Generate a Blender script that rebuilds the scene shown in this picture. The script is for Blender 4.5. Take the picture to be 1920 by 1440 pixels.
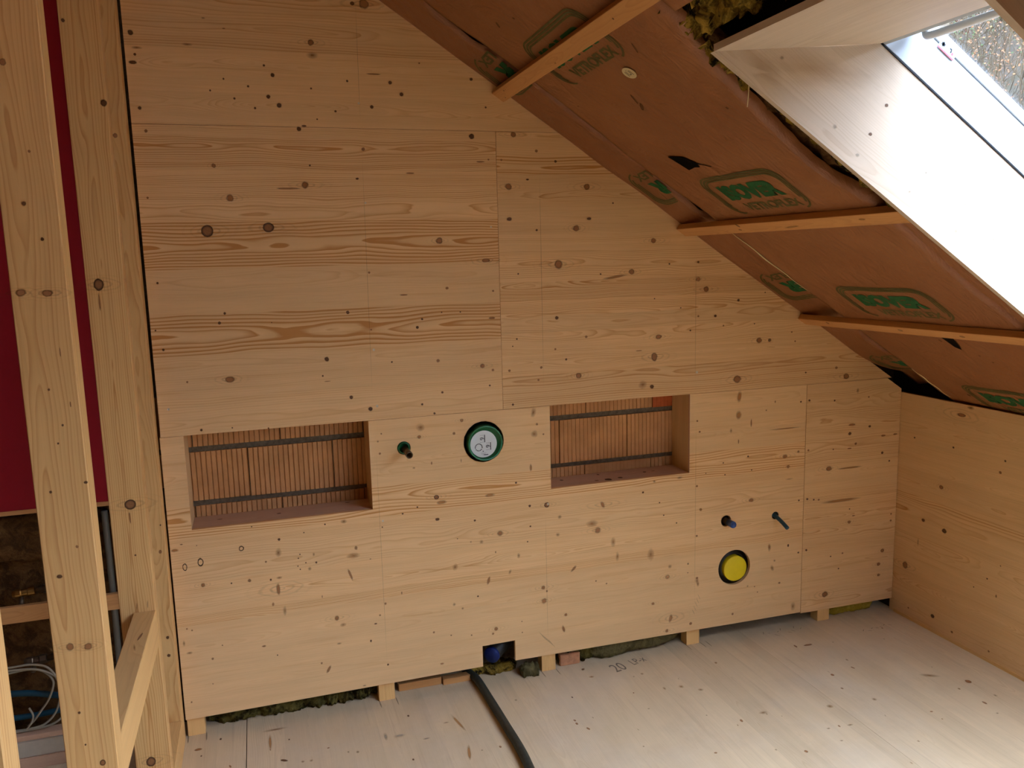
import bpy, bmesh, math, random
import numpy as np
from mathutils import Vector, Matrix, noise as mnoise

# ------------------------------------------------------------------ scene, camera, world, exposure
for o in list(bpy.data.objects): bpy.data.objects.remove(o, do_unlink=True)
SC = bpy.context.scene
COL = SC.collection
random.seed(7)

# roof pitch frame: s runs down the slope, off is perpendicular (outwards)
PITCH = math.atan(0.659); CA, SA = math.cos(PITCH), math.sin(PITCH); Z0 = 3.50
def RP(s, y, off=0.0): return Vector((s*CA+off*SA, y, Z0-s*SA+off*CA))

CAMPOS = Vector((0.0, -3.6, 2.05))
yaw, pit, rol = 0.30056891, -0.15272071, -0.02581482
fw = Vector((math.sin(yaw)*math.cos(pit), math.cos(yaw)*math.cos(pit), math.sin(pit)))
rt0 = Vector((math.cos(yaw), -math.sin(yaw), 0)); up0 = rt0.cross(fw)
rt = rt0*math.cos(rol)+up0*math.sin(rol); up = -rt0*math.sin(rol)+up0*math.cos(rol)
cam_d = bpy.data.cameras.new('camera'); cam = bpy.data.objects.new('camera', cam_d); COL.objects.link(cam)
m = Matrix((rt, up, -fw)).transposed().to_4x4(); m.translation = CAMPOS
cam.matrix_world = m
cam_d.sensor_fit = 'HORIZONTAL'; cam_d.sensor_width = 36.0; cam_d.lens = 36.0*1532.224/1920.0
cam_d.clip_start = 0.05; cam_d.clip_end = 300
SC.camera = cam

SC.view_settings.view_transform = 'Standard'; SC.view_settings.look = 'None'
SC.view_settings.gamma = 1.0; SC.view_settings.use_curve_mapping = False
SC.view_settings.exposure = 2.25

world = bpy.data.worlds.new('world'); SC.world = world; world.use_nodes = True
wn = world.node_tree; wn.nodes.clear()
wo = wn.nodes.new('ShaderNodeOutputWorld'); wb = wn.nodes.new('ShaderNodeBackground')
tc = wn.nodes.new('ShaderNodeTexCoord'); sx = wn.nodes.new('ShaderNodeSeparateXYZ')
cr = wn.nodes.new('ShaderNodeValToRGB')
mr = wn.nodes.new('ShaderNodeMapRange'); mr.inputs[1].default_value = -1.0
e0, e1 = cr.color_ramp.elements; e0.position = 0.49; e0.color = (0.060, 0.052, 0.042, 1); e1.position = 0.51; e1.color = (0.30, 0.355, 0.55, 1)   # overcast sky, three times brighter overhead
e2 = cr.color_ramp.elements.new(1.0); e2.color = (0.88, 1.02, 1.56, 1)
wn.links.new(tc.outputs['Generated'], sx.inputs[0]); wn.links.new(sx.outputs['Z'], mr.inputs[0]); wn.links.new(mr.outputs[0], cr.inputs[0])
wn.links.new(cr.outputs[0], wb.inputs['Color']); wb.inputs['Strength'].default_value = 8.0
wn.links.new(wb.outputs[0], wo.inputs['Surface'])

def area_portal(name, centre, xdir, ydir, sx_, sy_):
    # marks a glazed opening so that daylight through it is sampled well; gives off no light of its own
    l = bpy.data.lights.new(name, 'AREA'); l.shape = 'RECTANGLE'; l.size = sx_; l.size_y = sy_
    l.cycles.is_portal = True
    o = bpy.data.objects.new(name, l); COL.objects.link(o)
    x = xdir.normalized(); y = ydir.normalized(); z = x.cross(y)
    mm = Matrix((x, y, z)).transposed().to_4x4(); mm.translation = centre; o.matrix_world = mm
# -Z of the lamp faces into the room
FILL_REAR = [-3.25, -4.35, -5.45]   # unseen roof windows added behind the camera for fill light (centre y)
area_portal('skylight_portal', RP(2.70, -1.8525, 0.50), Vector((CA, 0, -SA)), Vector((0, 1, 0)), 1.36, 0.76)
for k_ in range(len(FILL_REAR)):
    area_portal('fill_window_portal', RP(2.62, FILL_REAR[k_], 0.50), Vector((CA, 0, -SA)), Vector((0, 1, 0)), 2.0, 0.96)
# unseen warm fill light near the ridge, added to warm the wall top
FILL_LAMP = Vector((-0.05, -2.9, 3.36))
bl = bpy.data.lights.new('warm_fill_light', 'POINT'); bl.energy = 1.4; bl.color = (1.0, 0.46, 0.13); bl.shadow_soft_size = 0.05
blo = bpy.data.objects.new('warm_fill_light', bl); COL.objects.link(blo); blo.location = FILL_LAMP

# ------------------------------------------------------------------ node helpers / materials
class NT:
    def __init__(s, name):
        s.m = bpy.data.materials.new(name); s.m.use_nodes = True; s.t = s.m.node_tree; s.t.nodes.clear()
        s.out = s.n('ShaderNodeOutputMaterial')
    def n(s, typ, **kw):
        nd = s.t.nodes.new(typ)
        for k, v in kw.items(): setattr(nd, k, v)
        return nd
    def l(s, a, b): s.t.links.new(a, b)
    def inp(s, sock, v):
        if isinstance(v, (int, float)): sock.default_value = v
        elif isinstance(v, (tuple, list)): sock.default_value = v if len(v) != 3 or sock.type == 'VECTOR' else (*v, 1)
        else: s.l(v, sock)
    def math(s, op, a, b=0.0, c=None, clamp=False):
        nd = s.n('ShaderNodeMath', operation=op); nd.use_clamp = clamp
        s.inp(nd.inputs[0], a); s.inp(nd.inputs[1], b)
        if c is not None: s.inp(nd.inputs[2], c)
        return nd.outputs[0]
    def mix(s, f, a, b, blend='MIX'):
        nd = s.n('ShaderNodeMix', data_type='RGBA', blend_type=blend)
        s.inp(nd.inputs[0], f); s.inp(nd.inputs[6], a); s.inp(nd.inputs[7], b)
        return nd.outputs[2]
    def attr(s, name):
        return s.n('ShaderNodeAttribute', attribute_name=name).outputs['Vector']
    def sep(s, v):
        nd = s.n('ShaderNodeSeparateXYZ'); s.l(v, nd.inputs[0]); return nd.outputs
    def comb(s, x, y, z):
        nd = s.n('ShaderNodeCombineXYZ')
        for i, v in enumerate((x, y, z)): s.inp(nd.inputs[i], v)
        return nd.outputs[0]
    def noise(s, vec, scale, detail=3, rough=0.5, dist=0.0):
        nd = s.n('ShaderNodeTexNoise'); s.l(vec, nd.inputs['Vector'])
        nd.inputs['Scale'].default_value = scale; nd.inputs['Detail'].default_value = detail
        nd.inputs['Roughness'].default_value = rough; nd.inputs['Distortion'].default_value = dist
        return nd.outputs['Fac']
    def ramp(s, f, stops, interp='LINEAR'):
        nd = s.n('ShaderNodeValToRGB'); s.l(f, nd.inputs[0]); r = nd.color_ramp; r.interpolation = interp
        while len(r.elements) < len(stops): r.elements.new(0.5)
        for e, (p, c) in zip(r.elements, stops):
            e.position = p; e.color = (c, c, c, 1) if isinstance(c, (int, float)) else (*c, 1)
        return nd.outputs[0]
    def bump(s, h, strength=0.2, dist=0.001):
        nd = s.n('ShaderNodeBump'); s.l(h, nd.inputs['Height'])
        nd.inputs['Strength'].default_value = strength; nd.inputs['Distance'].default_value = dist
        return nd.outputs[0]
    def bsdf(s, col, rough=0.6, spec=0.3, metal=0.0, normal=None, **kw):
        nd = s.n('ShaderNodeBsdfPrincipled'); s.inp(nd.inputs['Base Color'], col)
        s.inp(nd.inputs['Roughness'], rough); nd.inputs['Specular IOR Level'].default_value = spec
        nd.inputs['Metallic'].default_value = metal
        for k, v in kw.items(): s.inp(nd.inputs[k], v)
        if normal is not None: s.l(normal, nd.inputs['Normal'])
        return nd.outputs[0]
    def done(s, sh): s.l(sh, s.out.inputs['Surface']); return s.m

def wood_mat(name, early, late, heavy=None, rough=0.62, dirt=0.0):
    t = NT(name); g = t.attr('g'); p = t.sep(t.attr('p')); gx = t.sep(g)
    # slow wander of the pith makes the flame-shaped grain
    w1 = t.n('ShaderNodeVectorMath', operation='MULTIPLY'); t.l(g, w1.inputs[0]); w1.inputs[1].default_value = (1.3, 5.0, 5.0)
    w2 = t.n('ShaderNodeVectorMath', operation='MULTIPLY'); t.l(g, w2.inputs[0]); w2.inputs[1].default_value = (5.0, 22.0, 22.0)
    n1 = t.noise(w1.outputs[0], 1.0, 2); n2 = t.noise(w2.outputs[0], 1.0, 2)
    off = t.n('ShaderNodeVectorMath', operation='ADD'); t.l(w1.outputs[0], off.inputs[0]); off.inputs[1].default_value = (31.7, 9.2, 4.4)
    n3 = t.noise(off.outputs[0], 1.0, 2)
    v = t.math('ADD', t.math('FRACT', gx[1]), -0.5)                 # board-local coordinate is kept in the fraction
    v = t.math('ADD', v, t.math('MULTIPLY', t.math('ADD', n1, -0.5), 0.06))
    w = t.math('ADD', gx[2], t.math('MULTIPLY', t.math('ADD', n3, -0.5), 0.10))
    w = t.math('ADD', w, t.math('MULTIPLY', t.math('ADD', n2, -0.5), 0.012))
    r = t.math('SQRT', t.math('ADD', t.math('MULTIPLY', v, v), t.math('MULTIPLY', w, w)))
    ring = t.math('DIVIDE', r, p[2]); fr = t.math('FRACT', ring)
    line = t.ramp(fr, [(0.0, 0.0), (0.45, 0.12), (0.80, 0.75), (0.90, 1.0), (1.0, 0.0)])
    # every ring is a bit different
    idx = t.math('FLOOR', ring)
    iv = t.n('ShaderNodeTexWhiteNoise', noise_dimensions='2D'); t.l(t.comb(idx, t.math('FLOOR', gx[1]), 0.0), iv.inputs['Vector'])
    line = t.math('MULTIPLY', line, t.math('MULTIPLY_ADD', iv.outputs['Value'], 1.0, 0.35))
    line = t.math('MULTIPLY', line, p[1], clamp=True)
    f1 = t.n('ShaderNodeVectorMath', operation='MULTIPLY'); t.l(g, f1.inputs[0]); f1.inputs[1].default_value = (9.0, 420.0, 420.0)
    fib = t.noise(f1.outputs[0], 1.0, 2, 0.6)
    f2 = t.n('ShaderNodeVectorMath', operation='MULTIPLY'); t.l(g, f2.inputs[0]); f2.inputs[1].default_value = (2.2, 26.0, 26.0)
    blot = t.noise(f2.outputs[0], 1.0, 3, 0.6)
    col = t.mix(line, early, late)
    tone = t.math('MULTIPLY', p[0], t.math('MULTIPLY_ADD', fib, 0.14, 0.93))
    tone = t.math('MULTIPLY', tone, t.math('MULTIPLY_ADD', blot, 0.22, 0.89))
    col = t.mix(1.0, col, t.comb(tone, tone, tone), 'MULTIPLY')
    if heavy is not None:
        # resin-rich streaks with soft ends
        s1 = t.n('ShaderNodeVectorMath', operation='MULTIPLY'); t.l(g, s1.inputs[0]); s1.inputs[1].default_value = (2.0, 55.0, 55.0)
        st = t.ramp(t.noise(s1.outputs[0], 1.0, 2, 0.5), [(0.60, 0.0), (0.74, 1.0)])
        col = t.mix(t.math('MULTIPLY', st, 0.30), col, heavy)
    if dirt > 0:
        tcx = t.n('ShaderNodeTexCoord').outputs['Object']
        d1 = t.ramp(t.noise(tcx, 2.3, 6, 0.65), [(0.48, 0.0), (0.72, 1.0)])
        col = t.mix(t.math('MULTIPLY', d1, dirt), col, (0.42, 0.31, 0.19))
        d2 = t.ramp(t.noise(tcx, 1.1, 5, 0.7), [(0.50, 0.0), (0.68, 1.0)])
        col = t.mix(t.math('MULTIPLY', d2, dirt*0.8), col, (0.66, 0.57, 0.42))
    nb = t.bump(fib, 0.12, 0.0006)
    return t.done(t.bsdf(col, rough, 0.25, normal=nb))

def WARM(c): return (c[0], c[1]*0.90, c[2]*0.66)      # pigments as they are under the bluish overcast light
def decal_mat(name, col, edge, soft, strength=1.0, ring=False, wob=0.5, metal=0.0, halo=False):
    col = WARM(col); edge = WARM(edge)
    t = NT(name); k = t.sep(t.attr('k'))
    v = t.comb(k[0], k[1], k[2])
    n = t.noise(v, 1.3, 3); n2 = t.noise(v, 4.0, 3)
    r = t.math('SQRT', t.math('ADD', t.math('MULTIPLY', k[0], k[0]), t.math('MULTIPLY', k[1], k[1])))
    r = t.math('ADD', r, t.math('MULTIPLY', t.math('ADD', n, -0.5), wob))
    if halo:
        fr = t.math('FRACT', t.math('MULTIPLY_ADD', t.math('POWER', r, 0.8), 4.2, t.math('MULTIPLY', n2, 0.5)))
        ln = t.ramp(fr, [(0.0, 0.0), (0.5, 0.0), (0.72, 1.0), (0.80, 1.0), (0.95, 0.0)])
        a = t.math('MULTIPLY', ln, t.ramp(r, [(0.15, 0.8), (0.90, 0.0)]))
        a = t.math('MULTIPLY', a, t.math('MULTIPLY', n, strength*1.6)); c = col
    elif ring:
        a = t.ramp(r, [(0.52, 0.0), (0.62, 1.0), (0.78, 1.0), (0.86, 0.0)]); c = col
        a = t.math('MULTIPLY', a, t.math('MULTIPLY_ADD', n2, 0.6, 0.55), clamp=True)
    else:
        a = t.ramp(r, [(max(0.0, 0.88-soft), strength), (0.90, 0.0)])
        rim = t.ramp(r, [(0.45, 0.0), (0.78, 1.0)])
        c = t.mix(rim, col, edge); c = t.mix(t.math('MULTIPLY', n2, 0.5), c, edge)
    sh = t.bsdf(c, 0.55, 0.25, metal=metal); tr = t.n('ShaderNodeBsdfTransparent'); mx = t.n('ShaderNodeMixShader')
    t.inp(mx.inputs[0], a); t.l(tr.outputs[0], mx.inputs[1]); t.l(sh, mx.inputs[2])
    return t.done(mx.outputs[0])

def plain(name, col, rough=0.5, spec=0.4, metal=0.0, var=0.0, vscale=30.0, bump=0.0, bscale=200.0, bdist=0.002):
    col = WARM(col)
    t = NT(name); c = col; tcx = t.n('ShaderNodeTexCoord').outputs['Object']
    if var > 0:
        f = t.math('MULTIPLY', t.noise(tcx, vscale, 5, 0.6), 1.0)
        dark = tuple(x*(1-var) for x in col); lite = tuple(min(1, x*(1+var)) for x in col)
        c = t.mix(t.ramp(f, [(0.3, 0.0), (0.7, 1.0)]), dark, lite)
    nb = t.bump(t.noise(tcx, bscale, 4, 0.6), bump, bdist) if bump > 0 else None
    return t.done(t.bsdf(c, rough, spec, metal, nb))

M = {}
M['panel'] = wood_mat('spruce_panel', (0.790, 0.510, 0.228), (0.54, 0.245, 0.060), (0.56, 0.26, 0.07))
M['floor'] = wood_mat('spruce_floor', (0.66, 0.500, 0.285), (0.50, 0.34, 0.175), (0.46, 0.32, 0.19), dirt=0.35)
M['stud'] = wood_mat('spruce_stud', (0.73, 0.440, 0.155), (0.52, 0.235, 0.055), (0.52, 0.26, 0.09))
M['batten'] = wood_mat('roof_batten_wood', (0.62, 0.30, 0.095), (0.44, 0.17, 0.045), (0.36, 0.16, 0.05))
M['lining'] = wood_mat('lining_wood', (0.56, 0.445, 0.31), (0.45, 0.33, 0.21), None)
M['rosewood'] = wood_mat('pinkish_board', (0.66, 0.41, 0.24), (0.48, 0.25, 0.12), None)
M['kd'] = decal_mat('knot_dark', (0.16, 0.075, 0.03), (0.035, 0.018, 0.01), 0.30)
M['kb'] = decal_mat('knot_brown', (0.36, 0.185, 0.085), (0.23, 0.10, 0.040), 0.34, 0.92)
M['kB'] = decal_mat('knot_ringed', (0.34, 0.17, 0.08), (0.045, 0.02, 0.01), 0.12, wob=0.25)
M['ks'] = decal_mat('knot_soft', (0.42, 0.225, 0.095), (0.50, 0.29, 0.13), 0.80, 0.60)
M['ko'] = decal_mat('resin_streak', (0.45, 0.235, 0.09), (0.50, 0.28, 0.12), 0.50, 0.70)
M['kg'] = decal_mat('knot_grey', (0.38, 0.36, 0.34), (0.48, 0.45, 0.42), 0.75, 0.7)
M['kl'] = decal_mat('knot_pale', (0.42, 0.225, 0.11), (0.33, 0.16, 0.075), 0.45, 0.72)
M['kr'] = decal_mat('knot_outline', (0.07, 0.035, 0.018), (0.1, 0.05, 0.02), 0.2, ring=True, wob=0.35)
M['halo'] = decal_mat('knot_halo', (0.46, 0.26, 0.11), (0.4, 0.2, 0.1), 0.2, 0.34, halo=True, wob=0.35)
KM = {'l': 'kl', 'd': 'kd', 'b': 'kb', 'B': 'kB', 's': 'ks', 'o': 'ko', 'g': 'kg', 'r': 'kr'}
M['pencil'] = decal_mat('pencil_mark', (0.12, 0.11, 0.11), (0.12, 0.11, 0.11), 0.3, 0.5)
M['screw'] = plain('zinc_screw', (0.62, 0.60, 0.55), 0.3, 0.5, 1.0)
M['dark'] = plain('cavity_shade', (0.03, 0.024, 0.02), 0.9, 0.1)
M['hole'] = plain('torn_hole', (0.006, 0.005, 0.004), 0.95, 0.05)
M['roofboard'] = plain('roof_sheathing', (0.16, 0.09, 0.05), 0.85, 0.1, var=0.3)
M['mortar'] = plain('mortar', (0.135, 0.115, 0.095), 0.95, 0.1, var=0.35, vscale=60, bump=0.7, bscale=260)
M['red'] = plain('crimson_board', (0.30, 0.003, 0.012), 0.55, 0.35, var=0.05)
M['white'] = plain('white_lacquer', (0.44, 0.54, 0.76), 0.28, 0.5)
M['handle'] = plain('cream_bar', (0.62, 0.66, 0.80), 0.35, 0.5)
M['black'] = plain('black_plastic', (0.022, 0.024, 0.022), 0.5, 0.4, bump=0.2)
M['cable'] = plain('black_conduit', (0.030, 0.036, 0.032), 0.55, 0.35, var=0.3, vscale=60)
M['blue'] = plain('blue_plastic', (0.012, 0.055, 0.26), 0.4, 0.45)
M['blue_dark'] = plain('blue_tube', (0.010, 0.075, 0.15), 0.42, 0.45)
M['bluecap'] = plain('royal_blue_cap', (0.006, 0.022, 0.17), 0.45, 0.4)
M['green'] = plain('green_plastic', (0.010, 0.135, 0.060), 0.35, 0.5)
M['greenlite'] = plain('green_rim', (0.03, 0.24, 0.15), 0.35, 0.5)
M['yellow'] = plain('yellow_cap', (0.78, 0.66, 0.015), 0.5, 0.35, var=0.04)
M['bronze'] = plain('dark_bronze', (0.13, 0.095, 0.065), 0.38, 0.5, 0.55)
M['brass'] = plain('brass', (0.50, 0.33, 0.12), 0.28, 0.5, 1.0)
M['alu'] = plain('grey_profile', (0.55, 0.52, 0.49), 0.45, 0.4, 0.15, var=0.06)
M['greycable'] = plain('grey_cable', (0.42, 0.41, 0.37), 0.45, 0.4)
M['label'] = plain('white_label', (0.66, 0.78, 0.98), 0.5, 0.3)
M['face'] = plain('olive_face', (0.34, 0.40, 0.30), 0.35, 0.4)
M['ink'] = plain('label_ink', (0.03, 0.04, 0.06), 0.6, 0.2)
M['pink'] = plain('pink_print', (0.62, 0.10, 0.16), 0.5, 0.3)
M['greypipe'] = plain('grey_pipe', (0.16, 0.16, 0.14), 0.4, 0.4)
M['print'] = plain('green_print', (0.012, 0.115, 0.042), 0.6, 0.2, var=0.25, vscale=50)
M['dull'] = plain('dull_green_print', (0.105, 0.105, 0.040), 0.6, 0.2, var=0.25, vscale=50)
M['sticker'] = plain('cream_sticker', (0.70, 0.62, 0.42), 0.5, 0.3)
M['brickred'] = plain('red_brick', (0.50, 0.13, 0.05), 0.9, 0.15, var=0.15, vscale=25, bump=0.3)
M['brick'] = plain('clay_brick', (0.55, 0.305, 0.155), 0.92, 0.1, var=0.14, vscale=9, bump=0.35, bscale=300)
M['brickloose'] = plain('pink_brick', (0.50, 0.26, 0.17), 0.9, 0.1, var=0.2, vscale=40, bump=0.4)

def kraft():
    t = NT('kraft_facing'); tcx = t.n('ShaderNodeTexCoord').outputs['Object']
    n = t.noise(tcx, 1.7, 4, 0.55); n2 = t.noise(tcx, 22.0, 4, 0.6)
    c = t.mix(t.ramp(n, [(0.35, 0.0), (0.65, 1.0)]), (0.26, 0.092, 0.026), (0.32, 0.125, 0.040))
    c = t.mix(t.math('MULTIPLY', t.ramp(n2, [(0.4, 0.0), (0.8, 1.0)]), 0.22), c, (0.19, 0.062, 0.018))
    w = t.n('ShaderNodeVectorMath', operation='MULTIPLY'); t.l(tcx, w.inputs[0]); w.inputs[1].default_value = (1.0, 2.2, 1.0)
    b = t.bump(t.noise(w.outputs[0], 4.0, 8, 0.62, 1.0), 0.8, 0.02)
    return t.done(t.bsdf(c, 0.48, 0.4, normal=b))
M['kraft'] = kraft()

def wool_mat(name, a, b, c3):
    a, b, c3 = WARM(a), WARM(b), WARM(c3)
    t = NT(name); tcx = t.n('ShaderNodeTexCoord').outputs['Object']
    n = t.noise(tcx, 14.0, 6, 0.7, 0.8); n2 = t.noise(tcx, 55.0, 5, 0.7, 0.5)
    c = t.mix(t.ramp(n, [(0.42, 0.0), (0.60, 1.0)]), a, b)
    c = t.mix(t.ramp(n2, [(0.52, 0.0), (0.85, 0.7)]), c, c3)
    return t.done(t.bsdf(c, 0.95, 0.05, normal=t.bump(n2, 0.9, 0.01)))
M['wool'] = wool_mat('yellow_wool', (0.010, 0.008, 0.004), (0.40, 0.27, 0.05), (0.56, 0.43, 0.13))
M['woolgreen'] = wool_mat('green_wool', (0.020, 0.017, 0.006), (0.13, 0.115, 0.035), (0.26, 0.23, 0.085))
M['woolgrey'] = wool_mat('grey_green_foil', (0.08, 0.072, 0.036), (0.17, 0.155, 0.08), (0.22, 0.20, 0.11))
M['woolbright'] = wool_mat('bright_wool', (0.42, 0.34, 0.045), (0.60, 0.50, 0.09), (0.62, 0.54, 0.16))
M['woolbrown'] = wool_mat('brown_wool', (0.07, 0.036, 0.016), (0.17, 0.09, 0.038), (0.26, 0.16, 0.06))

# ------------------------------------------------------------------ mesh helpers
def tag(o, label=None, cat=None, group=None, kind=None):
    if label: o['label'] = label
    if cat: o['category'] = cat
    if group: o['group'] = group
    if kind: o['kind'] = kind
    return o
def empty(name, loc, label=None, cat=None, group=None, kind=None):
    o = bpy.data.objects.new(name, None); COL.objects.link(o); o.location = loc; o.empty_display_size = 0.05
    return tag(o, label, cat, group, kind)
def link(name, me, parent=None):
    o = bpy.data.objects.new(name, me); COL.objects.link(o)
    if parent is not None:
        o.parent = parent; o.matrix_parent_inverse = Matrix.Translation(parent.location).inverted()
    return o
def obj(name, bm, mats, parent=None, smooth=False, keep=False):
    me = bpy.data.meshes.new(name)
    if not keep: bmesh.ops.recalc_face_normals(bm, faces=bm.faces)
    bm.to_mesh(me); bm.free()
    for mm in (mats if isinstance(mats, (list, tuple)) else [mats]): me.materials.append(M[mm] if isinstance(mm, str) else mm)
    if smooth:
        for p_ in me.polygons: p_.use_smooth = True
    return link(name, me, parent)
def box_bm(x0, x1, y0, y1, z0, z1, bev=0.0, F=None):
    bm = bmesh.new()
    bmesh.ops.create_cube(bm, size=1.0)
    for v in bm.verts:
        v.co = Vector((x0 if v.co.x < 0 else x1, y0 if v.co.y < 0 else y1, z0 if v.co.z < 0 else z1))
    if bev > 0: bmesh.ops.bevel(bm, geom=list(bm.edges), offset=bev, segments=1, affect='EDGES')
    if F:
        for v in bm.verts: v.co = F(v.co)
    return bm
def join_bm(a, b):
    me = bpy.data.meshes.new('tmp'); b.to_mesh(me); a.from_mesh(me); b.free(); bpy.data.meshes.remove(me); return a
def frame_of(d):
    d = d.normalized(); a = Vector((0, 0, 1)) if abs(d.z) < 0.9 else Vector((1, 0, 0))
    u = d.cross(a).normalized(); return u, d.cross(u).normalized()
def smooth_path(pts, n=8):
    pts = [Vector(p) for p in pts]; out = []
    P = [pts[0]*2-pts[1]]+pts+[pts[-1]*2-pts[-2]]
    for i in range(1, len(P)-2):
        for k in range(n):
            t = k/n; a, b, c, d = P[i-1:i+3]
            out.append(0.5*((2*b)+(-a+c)*t+(2*a-5*b+4*c-d)*t*t+(-a+3*b-3*c+d)*t**3))
    out.append(pts[-1]); return out
def tube_bm(path, r, seg=12, cap=True, bm=None, rfun=None):
    bm = bm or bmesh.new(); rings = []; u = None
    for i, p_ in enumerate(path):
        d = (path[min(i+1, len(path)-1)]-path[max(i-1, 0)]).normalized()
        if u is None: u, w = frame_of(d)
        else:
            u = (u-d*u.dot(d)).normalized()
        w = d.cross(u); rr = r if rfun is None else rfun(i)*r
        rings.append([bm.verts.new(p_+(u*math.cos(a)+w*math.sin(a))*rr) for a in [2*math.pi*k/seg for k in range(seg)]])
    for a, b in zip(rings, rings[1:]):
        for k in range(seg): bm.faces.new((a[k], a[(k+1) % seg], b[(k+1) % seg], b[k]))
    if cap: bm.faces.new(rings[0][::-1]); bm.faces.new(rings[-1])
    return bm
def lathe_bm(prof, axis_o, axis_d, seg=40, bm=None):
    # prof: list of (distance along axis, radius)
    bm = bm or bmesh.new(); u, w = frame_of(Vector(axis_d)); d = Vector(axis_d).normalized(); o = Vector(axis_o); rings = []
    for t, r in prof:
        c = o+d*t
        if r <= 1e-6: rings.append([bm.verts.new(c)])
        else: rings.append([bm.verts.new(c+(u*math.cos(a)+w*math.sin(a))*r) for a in [2*math.pi*k/seg for k in range(seg)]])
    for a, b in zip(rings, rings[1:]):
        for k in range(seg):
            f = [a[k % len(a)], a[(k+1) % len(a)], b[(k+1) % len(b)], b[k % len(b)]]
            q = []
            for v in f:
                if v not in q: q.append(v)
            if len(q) > 2: bm.faces.new(q)
    return bm
WOODSEED = [0]
def wood(o, u, v, w, boards=None, over=None, con=(0.35, 0.75), rw=(0.003, 0.0065), tone=(0.93, 1.05), woff=(0.005, 0.06), nface=None):
    """corner attributes that carry the growth rings: g = point in the log, p = tone, contrast, ring width"""
    WOODSEED[0] += 1; rnd = random.Random(WOODSEED[0]*131+5)
    u, v, w = Vector(u), Vector(v), Vector(w); me = o.data; n = len(me.loops)
    co = np.array([vv.co[:] for vv in me.vertices]); U = co@np.array(u); V = co@np.array(v); W = co@np.array(w)
    boards = boards or [V.min()-1, V.max()+1]; P = []
    for i in range(len(boards)-1):
        d = dict(t=rnd.uniform(*tone), c=rnd.uniform(*con), r=rnd.uniform(*rw), w=rnd.uniform(*woff), v=rnd.uniform(-0.06, 0.06), u=rnd.uniform(0, 40))
        if over and i in over: d.update(over[i])
        P.append(d)
    G = np.zeros((n, 3), np.float32); Q = np.zeros((n, 3), np.float32)
    w0 = W.min()
    for p_ in me.polygons:
        cv = sum(V[me.loops[l].vertex_index] for l in p_.loop_indices)/p_.loop_total
        b = 0
        while b < len(P)-1 and cv > boards[b+1]: b += 1
        mid = 0.5*(max(boards[b], V.min())+min(boards[b+1], V.max())); d = P[b]
        for l in p_.loop_indices:
            k = me.loops[l].vertex_index
            G[l] = (U[k]+d['u'], (b*3+WOODSEED[0]*7) % 97+0.5+max(-0.45, min(0.45, V[k]-mid+d['v'])), W[k]-w0+d['w']); Q[l] = (d['t'], d['c'], d['r'])
    for nm, arr in (('g', G), ('p', Q)):
        a = me.attributes.new(nm, 'FLOAT_VECTOR', 'CORNER'); a.data.foreach_set('vector', arr.ravel())
    return o
def parse_knots(s):
    out = []
    for e in s.split(';'):
        f = e.split(','); out.append((float(f[0]), float(f[1]), float(f[2]), float(f[3]), f[4], float(f[5]) if len(f) > 5 else 0.0))
    return out
def quads(o, items):
    """thin surface marks: items = (centre, du, dv, material) appended to the mesh, with a local coordinate 'k' for the shader"""
    me = o.data
    bm = bmesh.new(); bm.from_mesh(me)
    lay = bm.loops.layers.float_vector.get('k') or bm.loops.layers.float_vector.new('k')
    names = [mm.name for mm in me.materials]
    for c, du, dv, mk in items:
        mat = M[mk]
        if mat.name not in names: me.materials.append(mat); names.append(mat.name)
        vs = [bm.verts.new(c+du*a+dv*b) for a, b in ((-1, -1), (1, -1), (1, 1), (-1, 1))]
        f = bm.faces.new(vs); f.material_index = names.index(mat.name); sd = random.uniform(0, 50)
        for lp, (a, b) in zip(f.loops, ((-1, -1), (1, -1), (1, 1), (-1, 1))): lp[lay] = Vector((a, b, sd))
    bm.to_mesh(me); bm.free(); me.update()
def knots_on(o, ks, mapf, eu, ev, nrm, inside=None, halos=True, lift=0.0005, flip=1):
    """knots listed as (a, b, ra, rb, type, angle) on the plane mapf(a, b); eu, ev the plane's unit axes, nrm faces the viewer"""
    it = []
    for a, b, ra, rb, ty, ang in ks:
        if ty == 'm' or (inside and not inside(a, b)): continue
        c = mapf(a, b)+nrm*(lift*(1+random.random()*0.5)); s = 1.18
        if ty == 'd': s = 1.25
        t = math.radians(ang)*flip
        du = (eu*math.cos(t)-ev*math.sin(t))*ra*s; dv = (eu*math.sin(t)+ev*math.cos(t))*rb*s
        if halos and ty in 'blB' and min(ra, rb) > 0.008:
            R = max(ra, rb); it.append((mapf(a, b)+nrm*lift*0.5+eu*random.uniform(-0.5, 0.5)*R, eu*R*random.uniform(5, 9), ev*R*random.uniform(1.8, 2.4), 'halo'))
        it.append((c, du, dv, KM[ty]))
    quads(o, it)
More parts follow.
